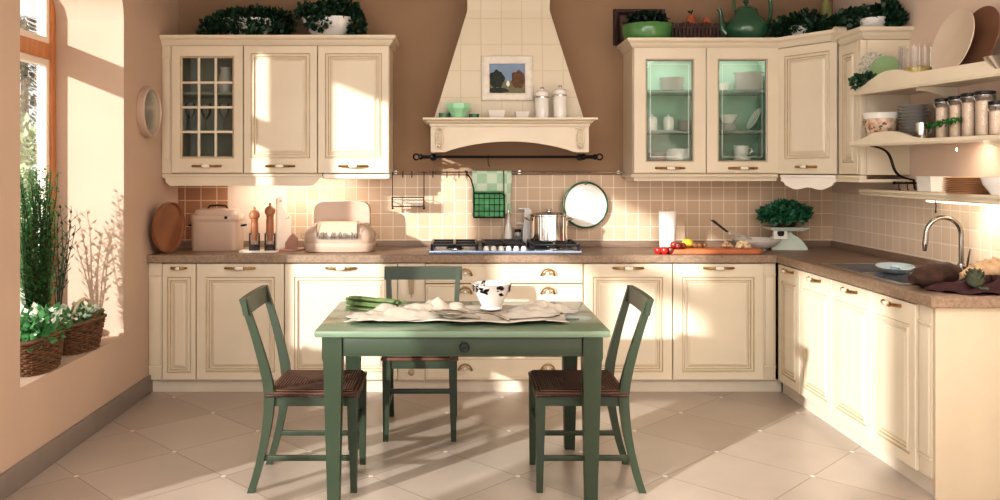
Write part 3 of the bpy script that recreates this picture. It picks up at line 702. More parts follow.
def make_chair(label):
    t = thing('dining_chair', label, 'chair', (0,0,0), 0, 'green chairs around the table')
    W, Fy, By = .178, -.190, .185
    for s in (-1, 1):
        b = MB(); b.bar([(s*W, Fy, .455), (s*W, Fy, .36), (s*(W+.004), Fy-.004, 0)], [(.021,.021),(.021,.021),(.014,.014)]); b.build('front_leg', SAGE, t)
        b = MB(); pts = []
        for i in range(15):
            z = .875*i/14; y = By + (.085*(1-z/.45)**1.8 if z < .45 else .115*((z-.45)/.425)**1.25)
            pts.append((s*(W+.008+(.022*max(0, (z-.45)/.425))), y, z))
        b.bar(pts, [(.0145, .016+.007*math.exp(-((p[2]-.45)/.2)**2)) for p in pts]); b.build('rear_leg', SAGE, t)
    b = MB(); n = 14; w = W+.052
    rows = []
    for i in range(n+1):
        u = -1+2*i/n; x = u*w; bow = .008*(1-u*u)
        rows.append([Vector((x, By+.098+bow-.013, .805)), Vector((x, By+.113+bow-.013, .88)), Vector((x, By+.113+bow+.012, .88)), Vector((x, By+.098+bow+.012, .805))])
    b.ring_skin(rows); b.build('top_rail', SAGE, t)
    b = MB()
    for s in (-1, 1): b.box(s*(W-.011), s*(W+.011), Fy+.02, By-.016, .39, .432)
    b.box(-W+.02, W-.02, Fy-.012, Fy+.012, .39, .432); b.box(-W, W, By-.012, By+.012, .39, .432)
    b.build('seat_frame', SAGE, t)
    b = MB(); N = 20; sw, sd = .205, .205
    def top(u, v):
        x, y = (u*2-1), (v*2-1); e = max(abs(x), abs(y))
        return Vector((x*sw*(.98+.02*abs(y)), -.005+y*sd, .468-.014*(1-e*e)-(.018*max(0,(e-.9)/.1)**2)))
    b.grid(N, N, top); b.grid(N, N, lambda u, v: Vector(((u*2-1)*sw*.98, -.005+(v*2-1)*sd*.99, .4335)))
    for q in range(4):
        def side(u, v, q=q):
            p = top(*((u,0),(1,u),(1-u,1),(0,1-u))[q]); z = p.z*(1-v)+.4335*v; k = 1+.018*math.sin(PI*v)
            return Vector((p.x*k, -.005+(p.y+.005)*k, z))
        b.grid(N, 4, side)
    bmesh.ops.remove_doubles(b.bm, verts=b.bm.verts, dist=.004)
    b.build('seat', RUSH, t, angle=60)
    for s in (-1, 1):
        b = MB(); b.bar([(s*(W+.002), Fy+.012, .155), (s*(W+.006), By+.03, .155)], [(.009,.009)]*2)
        b.bm.free(); b.bm = bmesh.new(); b.box(s*(W+.004)-.009, s*(W+.004)+.009, Fy+.012, By+.032, .142, .166, bev=.003); b.build('stretcher', SAGE, t)
    b = MB(); b.box(-W+.016, W-.016, Fy-.010, Fy+.010, .255, .279, bev=.003); b.build('stretcher', SAGE, t)
    return t
c0 = make_chair('green chair with woven seat facing the viewer behind the table')
c0.location = (-.20, 4.755, 0)
dup(c0, (-.660, 4.025, 0), PI/2, 'green chair with woven seat at the left end of the table')
dup(c0, (.567, 4.025, 0), -PI/2, 'green chair with woven seat at the right end of the table')

# things on the table
def wob(x, y, a=1.0):
    return (math.sin(x*19+y*7)+math.sin(x*11-y*23+1.3)+.7*math.sin(x*37+y*29+.5)+.5*math.sin(y*61-x*17))/3.2*a
b = MB(); cz = TZ+.004
def clothf(u, v):
    x = -.50+1.01*u+.015*wob(.3, v*.5)+.02*math.sin(v*9+u*3); y = 3.80+.50*v+.022*math.sin(u*7+.6)+.012*math.sin(u*23)
    e = min(u, 1-u, v, 1-v)
    return Vector((x, y, cz+.007+.008*wob(x, y)+(.012*math.exp(-((v-.03)/.05)**2) if .1 < u < .9 else .004)))
b.grid(60, 30, clothf)
tag(b.build('table_runner', LINEN, solid=.003, angle=60), 'crumpled beige linen runner spread along the green table', 'cloth')
b = MB()
def heap(cx, cy, rx, ry, hh, ph, rot=0):
    def fn(u, v):
        a = u*2*PI; r = v
        k = 1+.16*math.sin(3*a+ph)+.10*math.sin(5*a+ph*2)
        X, Y = rx*r*k*math.cos(a), ry*r*k*math.sin(a); X, Y = X*math.cos(rot)-Y*math.sin(rot), X*math.sin(rot)+Y*math.cos(rot)
        z = hh*(max(0, 1-r**2.2))*(.62+.42*abs(math.sin(5*X/rx+ph+2*Y/ry))+.15*math.sin(9*Y/ry+ph))+.011*wob(X*3+ph, Y*3)
        return Vector((cx+X, cy+Y, cz+.014+max(.0, z)))
    return fn
b.grid(48, 14, heap(-.22, 3.90, .26, .085, .055, .4, .12)); b.grid(40, 12, heap(-.08, 3.93, .17, .075, .07, 2.1, -.15)); b.grid(40, 12, heap(-.33, 3.88, .14, .055, .035, 4.0, .3))
tag(b.build('napkin', LINEND, solid=.003, angle=70), 'rumpled beige napkin heaped on the left half of the runner', 'cloth')
b = MB(); b.grid(44, 12, heap(.40, 4.02, .16, .09, .05, 1.2, .25)); b.grid(40, 10, heap(.33, 3.93, .15, .05, .03, 3.0, .35))
tag(b.build('napkin', LINEN, solid=.003, angle=70), 'rumpled beige napkin lying at the right end of the runner', 'cloth')
t = thing('serving_spoon', 'silver serving spoon resting on the heaped napkin', 'spoon', (-.02, 3.80, TZ+.055), PI-.35)
b = MB()
b.grid(14, 10, lambda u, v: Vector((.02+.095*(u*2-1), .045*(v*2-1)*math.sqrt(max(0,1-(u*2-1)**2))**.8, .018*((v*2-1)**2)*(1-(u*2-1)**2)-.014*(1-(u*2-1)**2)+.004)))
b.build('bowl', CHROME, t, solid=.0015, angle=80)
b = MB(); b.tube([(-.075,0,.004),(-.12,0,.012),(-.2,.01,.010),(-.27,.015,-.012)], [.004,.004,.006,.008], 8); b.build('handle', CHROME, t)
t = thing('asparagus_bundle', 'bundle of green asparagus on the left end of the runner', 'vegetable', (-.38, 4.13, TZ+.02), 0)
for k in range(24):
    b = MB(); a = random.uniform(-.14,.14); o = Vector((-.16+random.uniform(0,.04), random.uniform(-.06,.06), random.uniform(.0,.062))); d = Vector((1, -.35+a, -.03)).normalized(); L = random.uniform(.22,.27)
    b.tube([o, o+d*L*.3, o+d*L], [.0075,.0065,.005], 7)
    for j in range(14):
        q = o+d*(.004+.011*j); b.leaf(q, (-d+Vector((random.uniform(-.6,.6), random.uniform(-.6,.6), random.uniform(-.4,.6)))), Vector((0,0,1)), .018, .012)
    b.build('asparagus_spear', ASPAR, t)
t = thing('footed_bowl', 'white footed bowl with black floral rim on the table', 'bowl', ((491.5-CX)/208, 4.10, TZ+.027))
b = MB(); b.lathe([(0,0),(.052,0),(.054,.004),(.046,.014),(.056,.03),(.074,.07),(.094,.118),(.098,.122),(.092,.122),(.072,.075),(.05,.03),(0,.022)], seg=36); b.build('body', WHITEC, t)
b = MB()
for k in (0,1,3.4,4.2,5,7,8,9.5):
    a = 2*PI*k/11-.35
    for j in range(8):
        aa = a+random.uniform(-.16,.16); z = random.uniform(.075,.116); r = .0745+(z-.07)*.42+.002
        p = Vector((r*math.cos(aa), r*math.sin(aa), z)); n = Vector((math.cos(aa), math.sin(aa), -.3))
        b.leaf(p, Vector((-math.sin(aa)*random.choice((-1,1)), math.cos(aa), random.uniform(-1,1))), n, random.uniform(.02,.034), .018)
b.build('floral_pattern', BLACK, t)['kind'] = 'stuff'

# ================================================================== HOB AND WHAT STANDS ON IT
hx0, hx1, hy0, hy1 = px(429,5.58), px(582,5.58), 5.59, 6.04
t = thing('gas_hob', 'stainless steel five-burner gas hob set in the worktop', 'hob', ((hx0+hx1)/2, (hy0+hy1)/2, ZC)); hw, hd = (hx1-hx0)/2, .225
b = MB(); b.box(-hw, hw, -hd, hd, .0005, .0218, bev=.004); b.build('steel_tray', mat('hob_steel', (150,165,188), .25, .8, var=.05), t)
gt = []
for k, (cx, w) in enumerate(((-.335,.30),(0,.27),(.335,.30))):
    b = MB(); y0 = -.10 if k == 1 else -.19; y1 = .20; z = .055; r = .008
    for a, c in (((cx-w/2,y0),(cx+w/2,y0)),((cx-w/2,y1),(cx+w/2,y1)),((cx-w/2,y0),(cx-w/2,y1)),((cx+w/2,y0),(cx+w/2,y1)),((cx,y0),(cx,y1)),((cx-w/2,(y0+y1)/2),(cx+w/2,(y0+y1)/2))):
        b.box(min(a[0],c[0])-r, max(a[0],c[0])+r, min(a[1],c[1])-r, max(a[1],c[1])+r, z-.008, z+.008, bev=.002)
    for x in (cx-w/2, cx+w/2):
        for y in (y0, y1): b.box(x-.009, x+.009, y-.009, y+.009, .022, z)
    b.build('grate', BLACK, t)
for cx, cy, r in ((-.335,-.09,.05),(-.335,.11,.04),(0,.05,.06),(.335,-.09,.04),(.335,.11,.05)):
    b = MB(); b.lathe([(0,.022),(r+.012,.022),(r+.010,.03),(r,.032),(r,.042),(r*.7,.046),(0,.046)], (cx,cy,0), 24, mis=[0,0,0,1,1,1,1]); b.build('burner', [STEEL, BLACK], t)
for i in range(6):
    b = MB(); b.lathe([(0,.022),(.019,.022),(.018,.03),(.014,.045),(.012,.048),(0,.048)], (-.125+.05*i,-.175,0), 18); b.build('knob', WHITEW, t)
GT = ZC+.0635
t = thing('stock_pot', 'shiny steel stock pot with glass lid on the hob', 'pot', (px(549,5.90), 5.90, GT))
b = MB(); b.lathe([(0,0),(.125,0),(.131,.006),(.131,.17),(.136,.174),(.136,.178),(.127,.178),(.127,.02),(0,.016)], seg=40); b.build('body', CHROME, t)
b = MB(); b.lathe([(.0,.198),(.06,.194),(.11,.184),(.134,.1785)], seg=32); ld = b.build('lid', GLASSJ, t, solid=.003)
b = MB(); b.lathe([(.130,.179),(.138,.179),(.138,.184),(.130,.184)], seg=32); b.lathe([(0,.198),(.014,.198),(.012,.206),(.024,.212),(.022,.219),(0,.220)], seg=18); b.build('lid_rim_and_knob', CHROME, ld)
for s in (-1, 1):
    b = MB(); b.tube([(s*(.130+.038*math.sin(a)), .045*math.cos(a), .145+.012*math.sin(a)) for a in [PI*i/12 for i in range(13)]], .0075, 8); b.build('handle', CHROME, t)
# bottle, jar and jug behind the hob
t = thing('oil_bottle', 'slender white bottle with dark base behind the hob', 'bottle', (px(508.5,6.07), 6.085, ZC))
b = MB(); b.lathe([(0,0),(.030,0),(.031,.01),(.031,.06),(.028,.10),(.022,.15),(.013,.18),(.011,.22),(.013,.222),(.013,.235),(0,.237)], seg=20); b.build('body', WHITEC, t)
b = MB(); b.lathe([(.0316,.02),(.0318,.02),(.0318,.062),(.0316,.062)], seg=20); b.build('label_band', BLACK, t)
b = MB(); b.lathe([(0,.2375),(.009,.2375),(.009,.262),(.005,.27),(0,.27)], seg=14); b.build('stopper', STEEL, t)
t = thing('spice_jar', 'small jar with black and white pattern behind the pot', 'jar', (px(518,6.08), 6.095, ZC))
b = MB(); b.lathe([(0,0),(.026,0),(.027,.006),(.027,.10),(.022,.108),(0,.108)], seg=20); b.build('body', BLKFLOR, t)
b = MB(); b.lathe([(0,.1085),(.024,.1085),(.024,.125),(.018,.13),(0,.13)], seg=18); b.build('lid', BLACK, t)
t = thing('oil_jug', 'tall white angular jug with flat lever behind the pot', 'jug', (px(528.5,6.06), 6.09, ZC))
b = MB(); b.bar([(0,0,0),(0,0,.03),(-.004,0,.12),(.0,0,.20),(-.004,0,.27)], [(.042,.032),(.043,.033),(.036,.028),(.030,.024),(.024,.020)]); b.build('body', WHITEC, t)
b = MB(); b.box(-.072, .012, -.012, .012, .2705, .282, bev=.004); b.build('lever', WHITEC, t)
b = MB(); b.bar([(-.03,0,.17),(-.075,0,.158)], [(.012,.010),(.009,.007)]); b.bm.free(); b.bm = bmesh.new(); b.tube([(-.030,0,.165),(-.055,0,.172),(-.085,0,.168)], [.010,.008,.006], 8); b.build('spout', WHITEC, t)

# ================================================================== RAILS AND HANGING THINGS
rY, rZ = 6.095, 1.436
t = thing('utensil_rail', 'thin steel utensil rail with small hooks along the tiles', 'rail', (0, rY, rZ))
b = MB(); b.tube([(px(390,rY),0,0),(px(626,rY),0,0)], .0055, 8)
for x in (395, 520, 620): b.tube([(px(x,rY),0,0),(px(x,rY),YB-.001-rY,0)], .005, 8); b.lathe([(0,0),(.014,0),(.014,.004),(0,.005)], seg=12, M=Matrix.Translation((px(x,rY), YB-.001-rY, 0)) @ Matrix.Rotation(PI/2,4,'X'))
b.build('rail', STEEL, t)
for x in (403, 412, 433, 447, 459, 467):
    b = MB(); X = px(x, rY); b.tube([(X,.007,-.004),(X,.004,.008),(X,-.006,.007),(X,-.008,-.008),(X,-.008,-.030),(X,-.018,-.036),(X,-.022,-.026)], .0035, 6); b.build('hook', IRON, t)
t = thing('wire_rack', 'empty black wire spice rack hanging at the left of the rail', 'rack', (px(408.5,rY), rY-.02, rZ-.012))
b = MB(); w = .112
for s in (-1, 1): b.tube([(s*w,.012,.012),(s*w,.0,.014),(s*w,-.006,.0),(s*w,0,-.03),(s*w,0,-.24)], .0035, 6); b.ball((s*w,-.004,-.245), .008, 0, 10)
for z, y in ((-.165,0),(-.185,0),(-.165,-.07),(-.23,0),(-.23,-.07)): b.tube([(-w,y,z),(w,y,z)], .003, 6)
for z in (-.165,-.23):
    for s in (-1, 1): b.tube([(s*w,0,z),(s*w,-.07,z)], .003, 6)
for i in range(9): x = -w+2*w*i/8; b.tube([(x,0,-.23),(x,-.07,-.23)], .002, 5)
for s in (-1, 1): b.tube([(s*w,-.07,-.165),(s*w,-.07,-.23)], .003, 6); b.tube([(s*w,0,-.20),(s*w,SP-.0005-rY+.02,-.20)], .004, 6)
b.build('rack_wires', IRON, t)
b = MB(); b.box(-w+.006, w-.006, -.066, -.004, -.2265, -.2235); b.box(-w+.006, w-.006, -.0685, -.0672, -.222, -.17); b.build('tray', GLASSJ, t)
t = thing('iron_rail', 'black iron rod with curled finials below the hood', 'rail', (px(508,5.98), 5.98, 1.545))
b = MB(); w = .60; b.tube([(-w,0,0),(w,0,0)], .009, 10)
for s in (-1, 1):
    b.tube([(s*(w-.07),0,0),(s*(w-.07),YB-.001-5.98,0)], .007, 8)
    b.lathe([(0,0),(.026,0),(.024,.008),(0,.01)], seg=16, M=Matrix.Translation((s*(w-.07), YB-.001-5.98, 0)) @ Matrix.Rotation(PI/2,4,'X'))
b.build('rod', IRON, t)
for s in (-1, 1):
    b = MB(); b.ball((s*(w+.012),0,0), .020, 0, 14); b.ball((s*(w-.07),0,0), .022, 0, 14)
    b.tube([(s*(w+.045+.020*math.cos(a)), 0, .020*math.sin(a)) for a in [2*PI*i/14 for i in range(14)]], .006, 8, closed=True); b.tube([(s*(w-.06),0,0),(s*(w+.02),0,0)], .013, 8)
    b.build('finial', IRON, t)
b = MB(); b.tube([(-.14,.010,.006),(-.14,.0,.013),(-.14,-.011,.004),(-.14,-.010,-.05),(-.13,-.012,-.07)], .0035, 6); b.build('hook', IRON, t)
# towel over the rail, wire basket in front
ky = rY; tx0, tx1 = px(472,ky), px(511,ky)
b = MB()
def tow(u, v):
    x = tx0+(tx1-tx0)*u+.006*math.sin(v*7)*(u-.3); Lf = .31-.02*u
    if v < .12: a = PI*(v/.12); y = ky+.009*math.cos(a); z = rZ+.0095*math.sin(a)+.001
    else: f = (v-.12)/.88; y = ky-.010-.020*f*(.6+.6*math.sin(u*9+f*2)); z = rZ-Lf*f
    return Vector((x, y, z))
b.grid(26, 36, tow); tag(b.build('tea_towel', CLOTHC, solid=.003, angle=80), 'pale green checked tea towel draped over the steel rail', 'towel')
t = thing('wire_basket', 'black wire basket hanging in front of the checked towel', 'basket', (px(489,6.0), 6.00, 1.12))
b = MB(); w, d, hh = .108, .055, .20
for z in (0, .045, .09, .135): b.tube([(-w,-d,z),(w,-d,z),(w,d,z),(-w,d,z)], .0028 if z else .0045, 6, closed=True)
b.tube([(-w,-d,hh-.03),(w-.02,-d,hh-.03),(w,-d,hh-.05),(w,d,hh-.03),(-w,d,hh-.03)], .0048, 6, closed=True)
for i in range(7): x = -w+2*w*i/6; b.tube([(x,-d,hh-.03 if i < 6 else hh-.05),(x,-d,0),(x,d,0),(x,d,hh-.03)], .0024, 6)
b.tube([(-w,-d,0),(-w,-d,hh),(-w-.02,-d+.02,hh+.07),(-w-.05,.04,.31),(-w-.055,.085,.322),(-w-.055,.101,.326)], .005, 8)
b.tube([(w,d,0),(w,d,hh),(w,.06,.30),(w,.083,.326),(w,.101,.327)], .003, 8)
b.build('basket_wires', IRON, t)
b = MB()
b.grid(24, 14, lambda u, v: Vector((-.098+.196*u, -.040+.03*math.sin(u*11)*.3+.008*math.sin(v*9), .006+.165*v-.012*math.sin(u*13)**2*v)))
b.grid(24, 14, lambda u, v: Vector((-.098+.196*u, .012+.012*math.sin(u*9+1), .006+.175*v)))
tag(b.build('green_napkins', CLOTHG2, solid=.012, loc=(px(489,6.0), 6.00, 1.122)), 'emerald green napkins stuffed in the hanging wire basket', 'napkin')
t = thing('wall_plate', 'large white plate with green rim hanging on the tiles', 'plate', (px(585,6.10), 6.105, pz(205,6.10)), .14)
Mx = Matrix.Rotation(PI/2, 4, 'X')
b = MB(); b.lathe([(0,.0),(.10,.0),(.155,.012),(.160,.017),(.155,.020),(.118,.010),(.112,.012),(.106,.008),(.08,.009),(.076,.012),(.04,.010),(0,.011)], seg=48, M=Mx); b.build('dish', WHITEC, t)
b = MB(); b.tube([(.161*math.cos(a),-.016,.161*math.sin(a)) for a in [2*PI*i/48 for i in range(48)]], .0085, 8, closed=True); b.box(-.010,.010,-.024,-.010,.146,.166,bev=.003); b.build('rim', GREENE, t)

# ================================================================== ON THE BACK WORKTOP, LEFT
t = thing('round_tray', 'round wooden tray leaning on the left wall in the corner', 'tray', (-1.925, 5.655, ZC+.172), math.radians(74))
Mt = Matrix.Rotation(math.radians(3), 4, 'X') @ Matrix.Rotation(PI/2, 4, 'X')
b = MB(); b.lathe([(0,-.012),(.158,-.012),(.168,-.004),(.170,.022),(.164,.024),(.158,.004),(0,.0)], seg=44, M=Mt); b.build('tray_body', TRAYW, t)
t = thing('roasting_tin', 'blush pink oval tin with lid on the left worktop', 'tin', (px(217,5.86), 5.88, ZC))
b = MB()
def ov(r, z, k=.62):
    pts = []
    for i in range(40):
        a = 2*PI*i/40; c, s_ = math.cos(a), math.sin(a)
        pts.append(Vector((r*math.copysign(abs(c)**.45, c), r*k*math.copysign(abs(s_)**.45, s_), z)))
    return pts
b.ring_skin([ov(.01,.0), ov(.160,.0), ov(.166,.006), ov(.168,.20), ov(.172,.203), ov(.172,.208)]); b.build('body', TIN, t)
b = MB(); b.ring_skin([ov(.170,.2085), ov(.173,.212), ov(.172,.240), ov(.168,.246), ov(.150,.250), ov(.140,.278), ov(.120,.286), ov(.02,.288)]); l = b.build('lid', TIN, t)
b = MB(); b.tube([(-.07,0,.286),(-.055,0,.305),(0,0,.310),(.055,0,.305),(.07,0,.286)], .006, 8); b.build('lid_handle', IRON, l)
for s in (-1, 1):
    b = MB(); b.tube([(s*.166,-.03,.17),(s*.19,-.03,.172),(s*.194,0,.172),(s*.19,.03,.172),(s*.166,.03,.17)], .006, 8); b.build('handle', IRON, t)
b = MB(); b.lathe([(0,0),(.010,0),(.010,.008),(0,.01)], seg=12, M=Matrix.Translation((.085,-.105,.23)) @ Mx); b.build('clasp', IRON, t)
t = thing('mill_tray', 'thin white tray under the two wooden mills', 'tray', (px(259,5.72), 5.74, ZC))
b = MB(); b.box(-.125, .125, -.06, .06, 0, .006, bev=.002)
for q in ((-.125,.125,-.06,-.056),(-.125,.125,.056,.06),(-.125,-.121,-.056,.056),(.121,.125,-.056,.056)): b.box(*q, .006, .014)
b.build('tray_body', WHITEW, t)
def mill(label, X, hh):
    t = thing('pepper_mill', label, 'mill', (X, 5.74, ZC+.0062), 0, 'wooden topped mills on the white tray')
    b = MB(); b.lathe([(0,0),(.036,0),(.037,.004),(.037,.118),(.034,.122),(.026,.1224)], seg=20); b.build('glass_base', GLASSJ, t)
    b = MB(); b.lathe([(0,.0055),(.032,.0055),(.033,.036),(.02,.044),(0,.042)], seg=16); b.build('peppercorns', PAPERP, t)
    b = MB(); q = hh-.30
    b.lathe([(0,.07),(.020,.07),(.022,.10),(.026,.1225),(.025,.17+q),(.022,.185+q),(.026,.197+q),(.024,.203+q),(.034,.212+q),(.036,.232+q),(.030,.25+q),(.018,.262+q),(.008,.266+q),(.010,.275+q),(.006,.285+q),(0,.287+q)], seg=22); b.build('wooden_top', MILLW, t)
    return t
mill('wooden pepper mill over a glass jar, shorter one of the pair', px(254.5,5.74), .315)
mill('wooden pepper mill over a glass jar, taller one of the pair', px(270,5.74), .34)
t = thing('bottle_board', 'upright white board on a mauve foot beside the mills', 'board', (px(284,5.80), 5.82, ZC), -.5)
b = MB(); b.prism([(-.05,.012),(-.05,.36),(.0,.385),(.0,.31),(.05,.25),(.10,.235),(.10,.012)], 'x', -.036, -.024); b.build('board', WHITEW, t)
b = MB(); b.box(-.045,.09,-.06,.11,0,.0115,bev=.003); b.build('foot', PINKPAD, t)
b = MB(); b.tube([(-.024,-.03,.34),(-.004,-.03,.34),(-.002,-.03,.35)], .004, 6); b.tube([(-.024,.04,.22),(.0,.04,.22),(.002,.04,.235)], .004, 6); b.build('peg', STEEL, t)
b = MB(); b.prism([(-.02,.012),(.08,.012),(.08,.09),(.05,.12),(.02,.10),(-.02,.05)], 'y', .03, .045); b.build('brace', PINKPAD, t)
t = thing('bread_bin', 'blush enamel bread bin with raised lid and fringed cloth', 'bread bin', (px(340,5.80), 5.82, ZC))
b = MB()
def sec(k, z, dx=0, e=.5):
    return [Vector(((.238+dx)*k*math.copysign(abs(math.cos(a))**e, math.cos(a)), .14*k*math.copysign(abs(math.sin(a))**e, math.sin(a)), z)) for a in [2*PI*i/44 for i in range(44)]]
b.ring_skin([sec(.9,.0,.0), sec(.97,.004), sec(1.0,.03), sec(1.0,.055), sec(.985,.062), sec(1.0,.069), sec(1.0,.12), sec(.95,.155,-.01), sec(.85,.185,-.03), sec(.82,.192,-.03), sec(.78,.192,-.03), sec(.2,.18)]); b.build('body', TIN, t)
b = MB(); rr = []
for i in range(36):
    a = 2*PI*i/36; rr.append((.198*math.copysign(abs(math.cos(a))**.4, math.cos(a)), .215+.125*math.copysign(abs(math.sin(a))**.4, math.sin(a))))
b.ring_skin([[Vector((x*.97, .075, .215+(z-.215)*.97)) for x, z in rr], [Vector((x, .083, z)) for x, z in rr], [Vector((x, .11, z)) for x, z in rr], [Vector((x*.96, .12, .215+(z-.215)*.96)) for x, z in rr]]); b.build('lid', TIN, t)
b = MB(); b.grid(20, 12, lambda u, v: Vector((-.135+.27*u, (-.02-.10*min(1, v*2.2)) if v < .45 else -.128-.022*math.sin(min(1,(v-.45)/.55*1.2)), .199+.004*math.sin(v*6)-(0 if v < .4 else .095*((v-.4)/.6)))))
fl = b.build('cloth_flap', TAUPEF, t, solid=.003, angle=80)
b = MB()
for i in range(44):
    x = -.132+.264*i/43; q = random.uniform(.012,.045); b.tube([(x,-.153,.098+q),(x+random.uniform(-.004,.004),-.156,.092)], .0016, 5)
b.box(-.137,-.134,-.155,-.150,.095,.195); b.box(.134,.137,-.155,-.150,.095,.195)
b.build('fringe', BLACK, fl)
for s in (-1, 1):
    b = MB(); b.tube([(s*.232,0,.09),(s*.258,0,.084),(s*.268,0,.10),(s*.258,0,.118),(s*.232,0,.115)], .006, 8); b.build('handle', TIN, t)

# ================================================================== ON THE BACK WORKTOP, RIGHT
t = thing('paper_towel_roll', 'white paper towel roll upright by the chopping board', 'paper towel', (px(668,5.85), 5.86, ZC))
b = MB(); b.lathe([(.018,.0),(.056,.0),(.057,.005),(.061,.27),(.059,.275),(.018,.275)], seg=32, loop=False) if False else b.lathe([(0,.0),(.052,.0),(.053,.004),(.060,.265),(.058,.270),(.018,.270),(.017,.255),(0,.255)], seg=32); b.build('roll', PAPER, t)
b = MB(); b.lathe([(0,.2552),(.012,.2552),(.012,.285),(0,.29)], seg=14); b.build('holder_tip', mat('pale_wood_tip', (210,176,140), .5, var=.1), t)
bx0, bx1 = px(664,5.66), px(763,5.62)
t = thing('chopping_board', 'long rounded terracotta coloured chopping board near the corner', 'board', ((bx0+bx1)/2, 5.675, ZC))
w, d, r = (bx1-bx0)/2, .105, .07; pl = []
for cx, cy, a0 in ((w-r,d-r,0),(-w+r,d-r,PI/2),(-w+r,-d+r,PI),(w-r,-d+r,1.5*PI)):
    pl += [(cx+r*math.cos(a0+PI/2*i/6), cy+r*math.sin(a0+PI/2*i/6)) for i in range(7)]
sc = lambda k, z: [Vector((x*(1-k/w), y*(1-k/d), z)) for x, y in pl]
b = MB(); b.ring_skin([sc(.006,0), sc(0,.006), sc(0,.026), sc(.006,.032), sc(.02,.032), sc(.026,.029), sc(.034,.029), sc(.04,.032)]); b.build('board', BOARDW, t)
BT = ZC+.0325
tom = None
for k, (x, y, r, dk) in enumerate(((658,5.60,.026,0),(664.5,5.585,.027,0),(671,5.60,.028,1),(678,5.60,.025,1),(683,5.625,.022,1),(662,5.64,.024,1),(674,5.65,.026,0))):
    X = px(x, y); on = X-r*.4 > bx0+.03; z0 = BT if on else ZC
    if dk:
        lab = ('dark red dried tomato, tallest at the board end', 'dark red fruit third from the left end of the tomatoes', 'dark red small fruit rightmost of the tomato row', 'dark red fruit behind the leftmost tomato', '')[min(3, k-2 if k < 5 else 3)]
    else: lab = {0:'bright red tomato leftmost beside the chopping board', 1:'bright red tomato in front, second from the left', 6:'bright red tomato behind the row on the board'}[k]
    t = thing('tomato', lab, 'tomato', (X, y, z0), 0, 'tomatoes at the left end of the chopping board')
    b = MB(); b.lathe([(0,.004*0),(r*.5,.0),(r*.92,r*.45),(r,r*.9),(r*.85,r*1.4),(r*.45,r*1.7),(r*.12,r*1.66),(0,r*1.6)], seg=18); b.build('fruit', DRED if dk else RED, t)
    b = MB()
    for j in range(5): a = 2*PI*j/5; b.leaf(Vector((0,0,r*1.66)), Vector((math.cos(a), math.sin(a), .25)), Vector((0,0,1)), r*.7, r*.3)
    b.build('calyx', HERB, t)
b = MB(); b.ball((0,0,.03), .030, 0, 18, sx=1.25); tag(b.build('lemon', LEMON, loc=(px(688,5.70), 5.71, BT)), 'yellow lemon on the chopping board behind the tomatoes', 'lemon')
for k, (x, y) in enumerate(((695,5.70),(700,5.69),(704,5.71),(698,5.73))):
    b = MB(); b.ball((0,0,.018), .0185, 0, 12, sx=1.25, sy=1, M=Matrix.Rotation(k*.9, 4, 'Z'))
    tag(b.build('walnut', NUT, loc=(px(x,y), y, BT)), 'brown walnut in the small heap beside the lemon', 'nut', 'walnuts on the chopping board')
for k, (x, y, rr, lab) in enumerate(((743,5.64,.042,'crumbly cream bread chunk on the board before the white bowl'),(727,5.70,.028,'small brown bread chunk left of the crumbly chunk'))):
    b = MB()
    for j in range(46 if k == 0 else 22):
        a = random.uniform(0, 2*PI); q = rr*math.sqrt(random.random()); h_ = max(.0, (1-(q/rr)**2))*rr*1.0*random.random()
        s_ = random.uniform(.008,.012); b.ball((q*math.cos(a)*1.2, q*math.sin(a)*.8, s_+h_), s_, 0, 7)
    tag(b.build('bread_chunk', CRUMB if k == 0 else BAGU, loc=(px(x,y), y, BT)), lab, 'bread')
t = thing('shallow_bowl', 'wide shallow white bowl behind the bread on the worktop', 'bowl', (px(757,5.88), 5.89, ZC))
b = MB(); b.lathe([(0,0),(.07,0),(.072,.008),(.12,.028),(.155,.062),(.162,.074),(.158,.077),(.148,.066),(.11,.034),(.06,.014),(0,.012)], seg=44); b.build('body', WHITEC, t)
t = thing('carving_knife', 'dark handled steel knife resting on the white bowl', 'knife', (px(733,5.84), 5.82, ZC+.086), 0)
b = MB(); b.bar([(-.045,0,.042),(-.15,.0,.125)], [(.010,.008),(.013,.010)]); b.build('handle', BLACK, t)
b = MB(); b.prism([(-.046,.034),(.12,-.005),(.125,-.001),(-.03,.052)], 'y', -.0015, .0015); b.build('blade', STEEL, t)
t = thing('kitchen_scale', 'mint enamel kitchen scale carrying the pot of basil', 'scale', (px(786,5.93), 5.95, ZC))
def sq(wx, wy, z, yo=0): return [Vector((x*wx, y*wy+yo, z)) for x, y in ((-1,-1),(1,-1),(1,1),(-1,1))]
b = MB(); b.ring_skin([sq(.125,.085,0), sq(.125,.085,.012), sq(.105,.072,.05), sq(.075,.055,.085), sq(.04,.035,.105), sq(.034,.03,.13)]); b.build('base', MINT, t)
b = MB(); b.bar([(-.055,-.062,.075),(-.055,-.050,.155)], [(.05,.012),(.042,.012)]); b.bm.faces.ensure_lookup_table()
b.lathe([(0,.0),(.024,.0),(.024,.003),(0,.003)], seg=20, mi=1, M=Matrix.Translation((-.055,-.068,.115)) @ Mx); b.box(-.057,-.053,-.0735,-.0715,.114,.132,mi=1); b.build('dial', [WHITEC, BLACK], t)
b = MB(); b.ring_skin([sq(.10,.075,.1305), sq(.135,.095,.150), sq(.138,.098,.156), sq(.13,.09,.158), sq(.1,.07,.150)]); b.build('weighing_pan', MINT, t)

